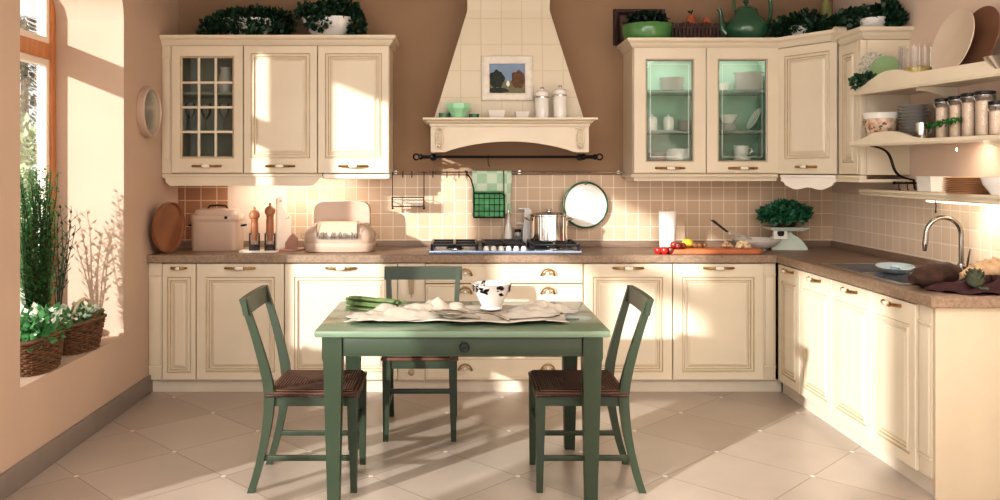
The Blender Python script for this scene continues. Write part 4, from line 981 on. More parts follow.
def cloud(b, c, R, n, L, W, mi=0, up=.3, shell=.55):
    c = Vector(c)
    for _ in range(n):
        v = Vector((random.gauss(0,1), random.gauss(0,1), random.gauss(0,1))).normalized()
        k = shell+(1-shell)*random.random()**.6; k *= random.uniform(.85,1.12)
        p = c+Vector((v.x*R[0], v.y*R[1], v.z*R[2]))*k
        d = v+Vector((random.uniform(-.9,.9), random.uniform(-.9,.9), random.uniform(-.9,.9)+up)); q = random.uniform(.7,1.3)
        b.leaf(p, d, v+Vector((0,0,.6)), L*q, W*q, mi)
t = thing('basil_pot', 'bushy dark green basil plant on top of the kitchen scale', 'plant', (px(785,5.95), 5.95, ZC+.152))
b = MB(); b.lathe([(0,0),(.062,0),(.066,.004),(.082,.055),(.085,.06),(.078,.06),(.06,.02),(0,.02)], seg=24); b.build('pot', DARKW, t)
b = MB(); cloud(b, (0,0,.095), (.175,.12,.062), 800, .036, .026); cloud(b, (.0,0,.115), (.12,.09,.065), 420, .036, .027); b.build('foliage', BASIL, t)
# ================================================================== RIGHT WORKTOP
t = thing('kitchen_sink', 'dark steel inset sink with grooved drainer on the right worktop', 'sink', (SX0, SY0, ZC)); W, D = SX1-SX0, SY1-SY0
b = MB(); r = .022; dv = .44
def loop(x0, x1, y0, y1, z): return [Vector(v) for v in ((x0,y0,z),(x1,y0,z),(x1,y1,z),(x0,y1,z))]
def basin(x0, x1, y0, y1, dep): b.ring_skin([loop(x0,x1,y0,y1,.004), loop(x0+.012,x1-.012,y0+.012,y1-.012,-.004), loop(x0+.02,x1-.02,y0+.02,y1-.02,-dep+.02), loop(x0+.04,x1-.04,y0+.04,y1-.04,-dep)], cap=False); f = b.bm.verts[:] if False else None; b.bm.verts.ensure_lookup_table(); b.bm.faces.new(b.bm.verts[-4:])
for q in ((-r,W+r,-r,.02),(-r,W+r,D-.02,D+r),(-r,.02,.02,D-.02),(W-.02,W+r,.02,D-.02),(.02,W-.02,dv-.015,dv+.015)): b.box(*q, .0008, .006)
b.build('rim', STEEL, t)
b = MB(); basin(.02, W-.02, .02, dv-.015, .16); b.lathe([(0,-.158),(.04,-.158),(.045,-.155),(.04,-.152),(0,-.154)], (W/2, dv/2, 0), 20); b.build('basin', SINKM, t)
b = MB(); basin(.02, W-.02, dv+.015, D-.02, .02)
for i in range(9): y = dv+.06+.031*i; b.tube([(.07,y,-.016),(W-.07,y,-.016)], .005, 6)
b.build('drainer', SINKM, t)
t = thing('mixer_tap', 'tall chrome swan-neck mixer tap behind the sink', 'tap', (2.64, 4.45, ZC))
b = MB(); b.lathe([(0,0),(.028,0),(.028,.008),(.022,.014),(.019,.06),(.017,.065),(0,.066)], seg=24); b.build('base', CHROMED, t)
b = MB(); pts = [(0,0,.06),(0,0,.12),(0,0,.20)]+[(-.092+.092*math.cos(a), 0, .215+.092*math.sin(a)) for a in [PI*i/16 for i in range(17)]]+[(-.186,0,.19),(-.190,0,.165)]
b.tube(pts, [.0125]*(len(pts)-3)+[.013,.0145,.014], 14); b.tube([(-.190,0,.166),(-.192,0,.13)], [.0145,.009], 12); b.build('spout', CHROMED, t)
b = MB(); b.tube([(0,-.018,.045),(0,-.05,.055)], .008, 10); b.tube([(0,-.05,.05),(.005,-.055,.10),(.012,-.058,.145)], [.006,.005,.004], 8); b.build('lever', CHROMED, t)
t = thing('oval_dish', 'pale blue grey oval dish lying on the sink drainer', 'dish', (2.36, 4.58, ZC+.0065), 1.1)
b = MB(); b.lathe([(0,0),(.09,0),(.14,.014),(.175,.030),(.172,.034),(.135,.019),(.09,.006),(0,.005)], seg=40, sx=1, sy=.55); b.build('body', BLUEG, t)
b = MB(); b.tube([(-.155,-.02,.038),(-.20,-.018,.046),(-.208,0,.047),(-.20,.018,.046),(-.155,.02,.038)], .007, 8); b.build('handle', BLUEG, t)
b = MB(); b.grid(60, 12, lambda u, v: (lambda a, r, k: Vector((.27*r*k*math.cos(a), .125*r*k*math.sin(a), .006+.068*max(0,1-r**2)*(.7+.3*math.sin(a*5+r*6))+.006*math.sin(a*9)*r)))(u*2*PI, v, 1+.08*math.sin(5*u*2*PI)+.05*math.sin(11*u*2*PI)))
tag(b.build('burgundy_cloth', BURG, loc=(2.44, 3.885, ZC), solid=.003, angle=80), 'crumpled burgundy cloth at the near end of the right worktop', 'cloth')
b = MB(); n0 = 40
b.ring_skin([[Vector((-.15+.30*k/14, (.075*math.sin(PI*min(1,max(.04,k/14)))**.5)*math.cos(a)*(1+.06*math.sin(a*3+k)), .055+.060*math.sin(PI*min(1,max(.04,k/14)))**.5*math.sin(a)*(1+.08*math.sin(a*4+k*1.3)))) for a in [2*PI*i/18 for i in range(18)]] for k in range(15)])
tag(b.build('rye_loaf', LOAF, loc=(2.27, 4.02, ZC+.004)), 'dark rye loaf lying behind the burgundy cloth near the tap', 'bread')
o = bpy.data.objects['rye_loaf']; o.rotation_euler = (0, -.10, .35)
b = MB(); b.ring_skin([[Vector((-.14+.28*k/14, (.05*math.sin(PI*min(1,max(.05,k/14)))**.45)*math.cos(a), .05+.05*math.sin(PI*min(1,max(.05,k/14)))**.45*math.sin(a))) for a in [2*PI*i/16 for i in range(16)]] for k in range(15)])
for k in range(5): b.tube([(-.08+.04*k,-.03,.093),(-.06+.04*k,.03,.095)], .006, 6)
o = tag(b.build('white_loaf', BAGU, loc=(2.50, 3.985, ZC+.035)), 'pale crusty loaf behind the burgundy cloth at the photo edge', 'bread'); o.rotation_euler = (0, -.22, .1)
t = thing('artichoke', 'grey green artichoke on the burgundy cloth between the loaves', 'artichoke', (2.325, 3.815, ZC+.022))
b = MB(); b.ball((0,0,.04), .036, 0, 14)
for ring in range(6):
    for j in range(9):
        a = 2*PI*(j+.5*(ring % 2))/9; ph = PI*(.15+.13*ring); p = Vector((.036*math.sin(ph)*math.cos(a), .036*math.sin(ph)*math.sin(a), .04-.036*math.cos(ph)))
        b.leaf(p, Vector((math.cos(a)*.5, math.sin(a)*.5, 1)), Vector((math.cos(a), math.sin(a), .1)), .026, .024)
b.build('bracts', ARTI, t)
b = MB(); b.tube([(0,-.0,.008),(.01,-.03,.004),(.02,-.06,.008)], [.010,.009,.008], 8); b.build('stem', ARTI, t)

# ================================================================== ON THE RIGHT WALL SHELVES
U, Lw = 1.9275, 1.6225
def plate(label, loc, r, M, m, group=None, seg=40):
    b = MB(); b.lathe([(0,0),(r*.6,0),(r*.65,r*.02),(r*.97,r*.12),(r,r*.14),(r*.98,r*.17),(r*.64,r*.07),(0,r*.055)], seg=seg, M=M)
    return tag(b.build('plate', m, loc=loc), label, 'plate', group)
lean = Matrix.Rotation(math.radians(78), 4, 'X')
PATT = mat('dotted_white_rim', (232,228,214), .3, c2=(150,146,128), vs=90, coat=.3)
GRPL = mat('sage_plate', (150,180,132), .25, coat=.4, var=.06)
plate('white patterned plate leaning on the end panel of the narrow cabinet', (2.485, 5.045, U+.113), .114, lean, PATT)
plate('sage green plate leaning in front of the patterned plate', (2.525, 4.995, U+.098), .100, lean, GRPL)
t = thing('trailing_ivy', 'small ivy trailing over the left tip of the upper shelf', 'plant', (2.435, 4.99, U))
b = MB(); b.lathe([(0,0),(.026,0),(.034,.05),(.030,.052),(.0,.04)], seg=16); b.build('pot', WHITEC, t)
b = MB(); cloud(b, (-.035,.0,.058), (.075,.055,.036), 170, .026, .022, shell=.3); cloud(b, (-.10,.0,.035), (.025,.03,.03), 60, .024, .02, shell=.3)
b.build('foliage', mat('ivy_green', (46,84,58), .5, var=.5, vs=12), t)
t = thing('ribbed_glass_jar', 'ribbed clear glass jar on the upper shelf with yellowish contents', 'jar', (2.575, 4.75, U))
b = MB(); rr = lambda r, z: [Vector((r*(1+.03*math.cos(a*16))*math.cos(a), r*(1+.03*math.cos(a*16))*math.sin(a), z)) for a in [2*PI*i/96 for i in range(96)]]
b.ring_skin([rr(.088,0), rr(.094,.006), rr(.094,.20), rr(.092,.222)], cap=False); b.build('glass', GLASSJ, t)
b = MB(); b.lathe([(0,.001),(.084,.001),(.085,.09),(.05,.105),(0,.10)], seg=28); b.build('contents', mat('pale_honey', (222,198,120), .6, var=.1), t)
for lab, X, Y, m, r in (('large beige round platter standing upright on the upper shelf', 2.555, 4.35, PLATEB, .175), ('large brown round platter standing behind the beige platter', 2.62, 4.25, PLATED, .172)):
    M = Matrix.Rotation(math.radians(14), 4, 'Y') @ Matrix.Rotation(-PI/2, 4, 'Y')
    b = MB(); b.lathe([(0,0),(r*.62,0),(r*.66,.004),(r,.020),(r*.995,.026),(r*.66,.011),(0,.008)], seg=56, M=M)
    tag(b.build('platter', m, loc=(X, Y, U+r*math.cos(math.radians(14))+.006)), lab, 'platter')
t = thing('flat_dish', 'thin silver dish at the cut-off near end of the upper shelf', 'dish', (2.60, 3.99, U))
b = MB(); b.lathe([(0,0),(.07,0),(.075,.01),(.112,.058),(.114,.062),(.108,.06),(.07,.014),(0,.008)], seg=36); b.build('body', STEEL, t)
# lower shelf
t = thing('floral_bowl', 'cream floral bowl at the left end of the lower shelf', 'bowl', (2.475, 4.955, Lw))
b = MB(); b.lathe([(0,0),(.06,0),(.062,.006),(.078,.05),(.096,.13),(.104,.158),(.106,.163),(.100,.162),(.09,.13),(.055,.02),(0,.015)], seg=36, mis=[0,0,0,0,1,1,1,0,0,0]); b.build('body', [FLORAL, WHITEC], t)
b = MB()
for k in range(26):
    a = 2*PI*k/26+.1; z = random.uniform(.05,.12); r = .0795+.018*(z-.05)/.08+.001
    for j in range(5):
        aa = a+random.uniform(-.08,.08); b.leaf(Vector((r*1.01*math.cos(aa), r*1.01*math.sin(aa), z+random.uniform(-.012,.012))), Vector((-math.sin(aa)*random.uniform(-1,1), math.cos(aa)*random.uniform(-1,1), random.uniform(-1,1))), Vector((math.cos(aa), math.sin(aa), 0)), .018, .010, k % 2)
b.build('floral_pattern', [mat('dusty_rose', (170,96,74), .5, var=.2), mat('olive_print', (116,112,70), .5, var=.2)], t)
gl = None
for i in range(11):
    if gl is None:
        t = thing('glass_dish', 'clear glass dish in the tall stack on the lower shelf', 'dish', (2.585, 4.81, Lw), 0, 'stacked glass dishes'); gl = t
        b = MB(); b.lathe([(.02,0),(.05,0),(.052,.003),(.078,.012),(.082,.0175)], seg=30); b.build('body', GLASSD, t)
    else: dup(gl, (2.585+random.uniform(-.004,.004), 4.81, Lw+.0181*i))
t = thing('steel_mug', 'small shiny steel mug in front of the glass dishes', 'mug', (2.515, 4.60, Lw))
b = MB(); b.lathe([(0,0),(.030,0),(.031,.003),(.031,.088),(.029,.09),(.028,.088),(.028,.006),(0,.005)], seg=24); b.build('body', CHROME, t)
b = MB(); b.tube([(.03,-.0,.07),(.048,-.004,.066),(.050,-.004,.04),(.031,0,.025)], .003, 6); b.build('handle', CHROME, t)
def storage_jar(label, X, Y, r, h):
    t = thing('storage_jar', label, 'jar', (X, Y, Lw), 0, 'storage jars on the lower shelf')
    b = MB(); b.lathe([(0,0),(r-.002,0),(r,.004),(r,h-.03),(r-.006,h-.018)], seg=28); b.build('glass', GLASSJ, t)
    b = MB(); b.lathe([(0,.0055),(r-.005,.0055),(r-.005,h-.05),(r*.5,h-.044),(0,h-.046)], seg=24); b.build('contents', PASTA, t)
    b = MB(); b.lathe([(0,h-.0178),(r-.001,h-.0178),(r+.001,h-.014),(r+.001,h-.003),(r-.004,h),(0,h+.001)], seg=28); l = b.build('lid', BLACK, t)
    b = MB(); b.tube([(r*math.cos(a)*1.04, r*math.sin(a)*1.04, h-.022) for a in [2*PI*i/24 for i in range(24)]], .002, 6, closed=True); b.tube([(-r-.001,0,h-.022),(-r-.012,-.004,h-.030),(-r-.002,-.004,h-.05)], .002, 6); b.build('wire_clip', STEEL, l)
for lab, x, r, h in (('storage jar nearest the steel mug, first of five', 943, .040, .215), ('storage jar second from the steel mug', 957, .040, .217), ('middle one of the five storage jars', 970, .042, .222), ('wide storage jar second from the photo edge', 985, .047, .222), ('shorter storage jar at the right photo edge', 997, .038, .165)):
    storage_jar(lab, 2.605, 2.605*F/(x-CX), r, h)
t = thing('leafy_garland', 'green leafy garland looped across the front of the storage jars', 'garland', (2.555, 4.45, Lw))
b = MB(); gp = [(-.006,.12,.07),(-.010,.05,.075),(-.006,.0,.078),(-.004,-.06,.082),(.004,-.12,.088)]; b.tube(gp, .004, 6)
for p in gp:
    for j in range(22): b.leaf(Vector(p)+Vector((random.uniform(-.008,.002), random.uniform(-.03,.03), random.uniform(-.008,.008))), Vector((random.uniform(-1,0), random.uniform(-1,1), random.uniform(-1,1))), Vector((-1,0,.3)), .020, .014)
b.build('leaves', mat('garland_green', (36,110,44), .5, var=.4, vs=20), t)
# ledge
LZ = 1.3345
t = thing('white_oblong_dish', 'white rectangular ceramic dish at the left of the wooden plates', 'dish', (2.60, 4.64, LZ))
b = MB(); b.ring_skin([sq(.045,.06,0), sq(.05,.066,.004), sq(.056,.072,.082), sq(.058,.074,.085), sq(.052,.068,.085), sq(.046,.06,.008)]); b.build('body', WHITEC, t)
w0 = None
for i in range(9):
    if w0 is None:
        t = thing('wooden_plate', 'round wooden plate in the stack on the low ledge', 'plate', (2.595, 4.32, LZ), 0, 'stacked wooden plates'); w0 = t
        b = MB(); b.lathe([(0,0),(.085,0),(.095,.002),(.112,.0065),(.113,.0088),(.108,.0088),(.08,.004),(0,.0035)], seg=40); b.build('body', WOODST, t)
    else: dup(w0, (2.595+random.uniform(-.003,.003), 4.32+random.uniform(-.003,.003), LZ+.0093*i))
t = thing('white_bowl', 'white bowl on the low ledge at the photo edge', 'bowl', (2.615, 4.09, LZ))
b = MB(); b.lathe([(0,0),(.04,0),(.042,.006),(.075,.05),(.085,.085),(.081,.086),(.07,.05),(.035,.01),(0,.009)], seg=32); b.build('body', WHITEC, t)
t = thing('hook_rail', 'short black iron rail with three hooks below the iron bracket', 'rail', (2.65, 5.0, 1.378))
b = MB(); b.tube([(-.075,0,0),(XR-.001-2.65,0,0)], .006, 8); b.ball((-.078,0,0), .010, 0, 12); b.build('rod', IRON, t)
for x in (-.055, -.005, .04):
    b = MB(); b.tube([(x,.008,-.002),(x,.002,.008),(x,-.008,.003),(x,-.008,-.03),(x,-.014,-.042),(x,-.024,-.038)], .003, 6); b.build('hook', IRON, t)
t = thing('hanging_cord', 'short dark cord hanging below the ledge beside the tap', 'cord', (2.60, 4.62, 1.29))
b = MB(); b.tube([(0,0,-.001),(.004,0,-.03),(.002,0,-.06)], .003, 6); b.ball((.002,0,-.064), .005, 0, 8); b.build('cord', IRON, t)

# ================================================================== INSIDE THE GLAZED CABINETS
def stack(label, X, Y, z, r, n, dz, m, group, name='plate'):
    first = None
    for i in range(n):
        if first is None:
            first = thing(name, label, 'plate', (X, Y, z), 0, group)
            b = MB(); b.lathe([(0,0),(r*.6,0),(r*.65,.002),(r*.97,dz*1.2),(r,dz*1.35),(r*.96,dz*1.4),(r*.64,dz*.5),(0,dz*.4)], seg=32); b.build('body', m, first)
        else: dup(first, (X+random.uniform(-.003,.003), Y, z+dz*i*1.02))
dx = lambda x: px(x, 5.97)
S1, S2, S0 = ZB+.0162, ZB+.2955, ZB+.5755
stack('white plate in the stack on the top shelf behind the left glass door', dx(672), 5.97, S0, .090, 7, .0125, WHITEC, 'plates top left')
stack('white plate in the large stack on the top shelf behind the right glass door', dx(748), 5.96, S0, .105, 9, .0135, WHITEC, 'plates top right')
stack('small white plate in the stack right of the lidded jars', dx(686), 5.97, S2, .062, 6, .011, GREYC, 'plates middle left')
stack('white plate under the bowl on the middle shelf', dx(728), 5.97, S2, .070, 4, .010, WHITEC, 'plates middle right')
stack('white plate in the low stack at the cabinet bottom, left', dx(657), 5.97, S1, .072, 9, .0135, GREYC, 'plates bottom left')
def small(name, label, cat, X, z, prof, m, Y=5.97, lid=None, group=None, handle_r=None):
    t = thing(name, label, cat, (X, Y, z), 0, group); b = MB(); b.lathe(prof, seg=28); b.build('body', m, t)
    if lid: b = MB(); b.lathe(lid, seg=24); b.build('lid', m, t)
    if handle_r:
        b = MB(); r, z0, z1 = handle_r; b.tube([(r,0,z1),(r+.022,0,z1-.004),(r+.026,0,(z0+z1)/2),(r,0,z0)], .005, 8); b.build('handle', m, t)
    return t
JP = [(0,0),(.034,0),(.037,.004),(.038,.075),(.034,.088),(0,.088)]; JL = [(0,.0885),(.035,.0885),(.034,.096),(.012,.104),(.006,.108),(.010,.116),(0,.12)]
small('lidded_jar', 'white lidded jar on the middle shelf, left one behind glass', 'jar', dx(652), S2, JP, WHITEC, lid=JL)
small('lidded_jar', 'white lidded jar on the middle shelf beside the small plates', 'jar', dx(668.5), S2, JP, WHITEC, lid=JL)
small('serving_bowl', 'large rounded white bowl at the cabinet bottom behind the left door', 'bowl', dx(679), S1, [(0,0),(.05,0),(.08,.03),(.094,.08),(.092,.13),(.080,.155),(.074,.156),(.085,.12),(.086,.08),(.04,.015),(0,.012)], WHITEC)
small('tea_cup', 'small white cup left of the large plate stack', 'cup', dx(724), S0, [(0,0),(.022,0),(.036,.03),(.042,.055),(.039,.055),(.03,.02),(0,.006)], WHITEC)
small('soup_bowl', 'white bowl resting on plates on the middle shelf', 'bowl', dx(728), S2+.052, [(0,0),(.03,0),(.055,.03),(.068,.06),(.065,.062),(.05,.03),(0,.006)], WHITEC)
t = thing('tilted_plate', 'white plate standing tilted on the middle shelf behind the right door', 'plate', (dx(757), 6.00, S2+.082), 0)
b = MB(); r = .082; b.lathe([(0,0),(r*.6,0),(r,.014),(r*.97,.018),(r*.62,.006),(0,.005)], seg=32, M=Matrix.Rotation(math.radians(-62), 4, 'Y')); b.build('body', WHITEC, t)
MUG = [(0,0),(.045,0),(.050,.006),(.058,.06),(.058,.082),(.054,.082),(.052,.05),(.04,.01),(0,.008)]
small('mug', 'white mug at the cabinet bottom, lower of the stacked pair', 'mug', dx(742), S1+.0, [(r, z*1.15) for r, z in MUG], WHITEC, handle_r=(.056,.025,.075))
small('mug', 'white mug stacked on top of another mug', 'mug', dx(741), S1+.0946, [(r*.92, z) for r, z in MUG], WHITEC, handle_r=(.052,.02,.065))
lz = (1.4462, 1.7302, 1.9902)
dl_ = lambda x: px(x, 5.97)
small('milk_jug', 'pale jug on the top shelf of the small-paned cabinet', 'jug', dl_(226), lz[2], [(0,0),(.05,0),(.062,.05),(.058,.10),(.036,.15),(.042,.18),(.038,.18),(.03,.15),(0,.02)], GREYC, handle_r=(.05,.06,.15))
for k, x in enumerate((190, 206, 224)):
    small('wine_glass', ('wine glass on the middle shelf of the small-paned cabinet, leftmost', 'wine glass on the middle shelf of the small-paned cabinet, centre', 'wine glass on the middle shelf of the small-paned cabinet, rightmost')[k], 'glass', dl_(x), lz[1], [(0,0),(.034,0),(.034,.003),(.005,.008),(.004,.08),(.02,.095),(.036,.13),(.034,.19),(.033,.19)], GLASSJ, group='wine glasses')
stack('pale plate in the stack at the bottom of the small-paned cabinet', dl_(198), 5.97, lz[0], .09, 7, .013, GREYC, 'plates small-paned cabinet')

# ================================================================== ON THE MANTEL
MZ = 1.8003
t = thing('green_bowl', 'pale green faceted glass bowl on the left of the mantel', 'bowl', (px(458.5,5.71), 5.703, MZ))
def octa(r, z, n=8): return [Vector((r*math.cos(2*PI*i/n+PI/n), r*math.sin(2*PI*i/n+PI/n), z)) for i in range(n)]
b = MB(); b.ring_skin([octa(.03,0), octa(.045,.002), octa(.062,.035), octa(.088,.065), octa(.092,.096), octa(.086,.096), octa(.080,.065), octa(.03,.01)]); b.build('body', PGREEN, t, angle=10)
t = thing('green_dish', 'low dark green dish behind the faceted bowl', 'dish', (px(447,5.73), 5.735, MZ))
b = MB(); b.lathe([(0,0),(.03,0),(.038,.006),(.040,.036),(.036,.036),(.03,.008),(0,.006)], seg=24); b.build('body', DGREEN, t); t.location.x = px(444.5,5.73); 
t = thing('green_dish', 'low dark green dish to the right of the faceted bowl', 'dish', (px(474,5.73), 5.735, MZ))
b = MB(); b.lathe([(0,0),(.025,0),(.034,.006),(.036,.030),(.032,.030),(.026,.008),(0,.006)], seg=24); b.build('body', DGREEN, t)
for x, w, h, lab in ((496.5,.058,.052,'small white rectangular bowl at the middle of the mantel'), (522,.048,.042,'smaller white rectangular bowl beside the canisters')):
    t = thing('white_dish', lab, 'bowl', (px(x,5.72), 5.72, MZ)); k = w
    b = MB(); b.ring_skin([sq(k*.72,.03,0), sq(k*.78,.034,.003), sq(k,.045,h), sq(k*1.02,.046,h+.002), sq(k*.94,.04,h+.002), sq(k*.7,.028,.008)]); b.build('body', WHITEC, t)
for x, h, lab in ((542,.150,'shorter white canister with steel clasp lid on the mantel'), (560,.162,'taller white canister with steel clasp lid at the mantel right')):
    t = thing('canister', lab, 'canister', (px(x,5.72), 5.72, MZ), 0, 'white canisters on the mantel')
    b = MB(); b.lathe([(0,0),(.043,0),(.046,.004),(.046,h-.02),(.042,h-.014),(0,h-.014)], seg=28); b.build('body', WHITEC, t)
    b = MB(); b.lathe([(0,h-.0135),(.046,h-.0135),(.046,h-.006),(.044,h),(.046,h+.006),(.046,h+.024),(.032,h+.036),(0,h+.04)], seg=28, mis=[1,1,1,0,0,0,0,0]); l = b.build('lid', [WHITEC, CHROME], t)
    b = MB(); b.lathe([(0,h+.0395),(.008,h+.0395),(.008,h+.046),(.014,h+.052),(.012,h+.060),(0,h+.064)], seg=16); b.tube([(-.047,-.0,h-.01),(-.052,-.01,h-.03),(-.046,-.012,h-.05)], .0025, 6); b.build('knob', CHROME, l)
# framed landscape on the chimney
t = thing('framed_picture', 'small framed landscape painting hanging on the hood chimney', 'picture', (px(507.5,5.80), 5.818, pz(101,5.80)))
t.rotation_euler = (-math.atan(.1/.76), 0, 0)
W, Hh = .176, .315; b = MB()
def fr(k, y, kz=None): kz = k if kz is None else kz; return [Vector(v) for v in ((-W+k, y, k), (W-k, y, k), (W-k, y, Hh-k), (-W+k, y, Hh-k))]
b.ring_skin([fr(0,-.002), fr(0,-.016), fr(.004,-.022), fr(.010,-.024), fr(.018,-.018), fr(.040,-.020), fr(.046,-.016), fr(.050,-.016), fr(.054,-.012), fr(.054,-.002)], loop=True)
for i in range(34): b.ball((-W+.008+(2*W-.016)*i/33, -.022, .006), .0045, 0, 6)
b.build('frame', SILVERFR, t)
b = MB(); x0, x1, z0, z1 = -W+.0545, W-.0545, .0545, Hh-.0545; zm = z0+(z1-z0)*.42
b.box(x0, x1, -.007, -.003, zm, z1, mi=0); b.box(x0, x1, -.007, -.003, z0, zm, mi=1)
blob = lambda cx, cz, rx, rz, s: [(min(x1,max(x0,cx+rx*(1+.12*math.sin(5*a+s))*math.cos(a))), min(z1,max(z0,cz+rz*(1+.12*math.cos(7*a+s))*math.sin(a)))) for a in [2*PI*i/28 for i in range(28)]]
b.prism(blob(x0+.05, zm+.012, .052, .062, 1), 'y', -.0080, -.0071, mi=2); b.prism(blob(x1-.045, zm+.010, .05, .062, 2), 'y', -.0080, -.0071, mi=3); b.prism(blob(x0+.06, z0+.02, .07, .018, 3), 'y', -.0088, -.0081, mi=2)
b.prism(blob((x0+x1)/2+.005, zm-.02, .012, .02, 4), 'y', -.0080, -.0071, mi=4)
b.build('canvas', [SKYP, MEADOW, DTREE, BTREE, PALEF], t)

# ================================================================== ON TOP OF THE WALL CABINETS
LT = ZT+.0632
def planter(label, X, Y, z, rx, ry, h, leaves, mpot=WHITEC):
    t = thing('ivy_planter', label, 'plant', (X, Y, z)); b = MB()
    b.lathe([(0,0),(.5,0),(.56,.02),(.85,h*.55),(1.0,h*.92),(1.0,h),(.94,h),(.8,h*.6),(0,h*.4)], seg=36, sx=rx, sy=ry); b.build('pot', mpot, t)
    b = MB()
    for c, R, n in leaves: cloud(b, c, R, n, .036, .030, shell=.35)
    b.build('foliage', IVY, t); return t
planter('white oval planter of dark ivy on the left cabinets, above the small-paned door', px(247,5.97), 5.97, LT, .20, .09, .15,
        [((-.16,-.03,.11),(.15,.08,.06),300), ((.05,0,.165),(.23,.12,.05),760), ((-.02,-.03,.17),(.17,.09,.03),300), ((.22,.02,.12),(.12,.1,.10),360), ((.02,-.10,.08),(.16,.03,.045),150), ((.08,-.15,.035),(.045,.012,.035),40), ((-.27,-.04,.055),(.05,.05,.035),80)])
planter('white oval planter of green ivy on the left cabinets, nearer the hood', px(328,5.97), 5.97, LT, .185, .09, .16,
        [((-.02,-.04,.185),(.19,.09,.035),420), ((-.08,0,.20),(.14,.11,.06),420), ((.08,0,.215),(.14,.11,.06),420), ((.20,-.01,.10),(.055,.08,.09),260), ((-.06,-.09,.10),(.09,.03,.04),130)])
RT = ZR+.0523
t = thing('picture_frame', 'dark picture frame standing behind the green bowl', 'picture frame', (px(639.5,6.12), 6.119, ZR+.0655))
W, Hh = .185, .26; b = MB(); b.ring_skin([fr(0,.03), fr(0,0), fr(.006,-.006), fr(.02,-.004), fr(.026,-.010), fr(.034,-.004), fr(.042,0), fr(.042,.03)], loop=True); b.build('frame', DARKW, t)
b = MB(); b.box(-W+.043, W-.043, .012, .018, .043, Hh-.043); b.build('canvas', mat('dark_canvas', (98,74,58), .6, var=.2), t)
t = thing('planted_bowl', 'shiny green bowl with dark foliage on the glass-door cabinet', 'planter', (px(647,5.93), 5.925, RT))
b = MB(); b.lathe([(0,0),(.145,0),(.155,.01),(.172,.06),(.175,.115),(.172,.122),(.166,.12),(.16,.06),(0,.05)], seg=44); b.build('bowl', GREENB, t)
b = MB(); cloud(b, (0,0,.145), (.135,.12,.06), 900, .034, .026, shell=.2); b.build('foliage', mat('very_dark_leaf', (18,44,30), .5, var=.5, vs=9), t)
t = thing('slatted_crate', 'dark slatted wooden crate behind the teapot', 'crate', (px(696,6.02), 6.02, RT)); w = .185
b = MB()
for y in (-.075, .075):
    for i in range(15): x = -w+2*w*i/14; b.box(x-.009, x+.009, y-.005, y+.005, .0, .145+.006*math.sin(i*5), bev=.001)
    for z in (.03, .115): b.box(-w-.008, w+.008, y+(.006 if y > 0 else -.010), y+(.010 if y > 0 else -.006), z-.008, z+.008)
for x in (-w, w): b.box(x-.006, x+.006, -.07, .07, .0, .14)
b.box(-w, w, -.068, .068, .004, .012); b.build('slats', DARKW, t)
t = thing('terracotta_pear', 'small terracotta pear standing in the slatted crate', 'ornament', (px(691,6.02), 6.02, RT+.0122))
b = MB(); b.lathe([(0,0),(.03,.0),(.045,.04),(.044,.08),(.034,.13),(.030,.175),(.018,.20),(0,.204)], seg=22); b.build('body', TERRA, t)
b = MB(); b.tube([(0,0,.2),(.004,0,.22),(.012,0,.235)], .004, 6); b.leaf(Vector((.004,0,.215)), Vector((-1,0,.5)), Vector((0,-1,0)), .035, .018); b.build('stalk', IRON, t)
t = thing('terracotta_pyramid', 'small terracotta pyramid ornament in the slatted crate', 'ornament', (px(706,6.02), 6.02, RT+.0122))
b = MB(); b.ring_skin([sq(.045,.04,0), sq(.045,.04,.12), sq(.004,.004,.19)]); b.build('body', TERRA, t)
t = thing('enamel_teapot', 'large glossy green teapot with arched handle on the cabinet', 'teapot', (px(746,5.95), 5.95, RT))
b = MB(); b.lathe([(0,0),(.085,0),(.10,.008),(.148,.06),(.155,.10),(.140,.145),(.100,.19),(.082,.215),(.078,.225),(.070,.225),(.0,.22)], seg=44); b.build('body', GREENE, t)
b = MB(); b.lathe([(0,.2255),(.080,.2255),(.078,.235),(.055,.255),(.02,.266),(0,.268)], seg=36); b.lathe([(0,.268),(.010,.268),(.010,.275),(.02,.288),(.016,.305),(0,.31)], seg=20); b.build('lid', GREENE, t)
b = MB(); b.tube([(-.135,0,.07),(-.165,0,.10),(-.172,0,.16),(-.178,0,.22),(-.19,0,.245)], [.034,.026,.018,.014,.016], 14); b.build('spout', GREENE, t)
b = MB(); b.tube([(.125,0,.10),(.16,0,.14),(.175,0,.22),(.17,0,.32),(.12,0,.40),(.0,0,.43),(-.07,0,.40),(-.085,0,.30),(-.082,0,.225)], [.012,.014,.014,.014,.013,.012,.011,.010,.010], 12); b.build('handle', GREENE, t)
planter('white planter of trailing ivy on the slanted corner cabinet', px(803,5.80), 5.86, RT, .11, .085, .10,
        [((-.10,-.02,.10),(.11,.09,.055),300), ((.04,0,.13),(.14,.10,.07),420), ((-.15,-.02,.05),(.05,.05,.04),90), ((.08,-.06,.10),(.12,.08,.06),240), ((.07,-.215,.05),(.016,.016,.05),44), ((.055,-.15,.05),(.05,.08,.04),90)])
planter('dark ivy planter on top of the narrow right wall cabinet', 2.59, 5.26, 2.2978, .10, .10, .09,
        [((-.08,.21,.125),(.08,.11,.05),300), ((-.04,.05,.11),(.09,.14,.055),460), ((.03,-.04,.12),(.08,.12,.055),420), ((.06,-.12,.07),(.05,.07,.05),200)])
t = thing('green_bottle', 'tall olive green glass bottle behind the ivy in the corner', 'bottle', (px(826,6.0), 6.0, RT))
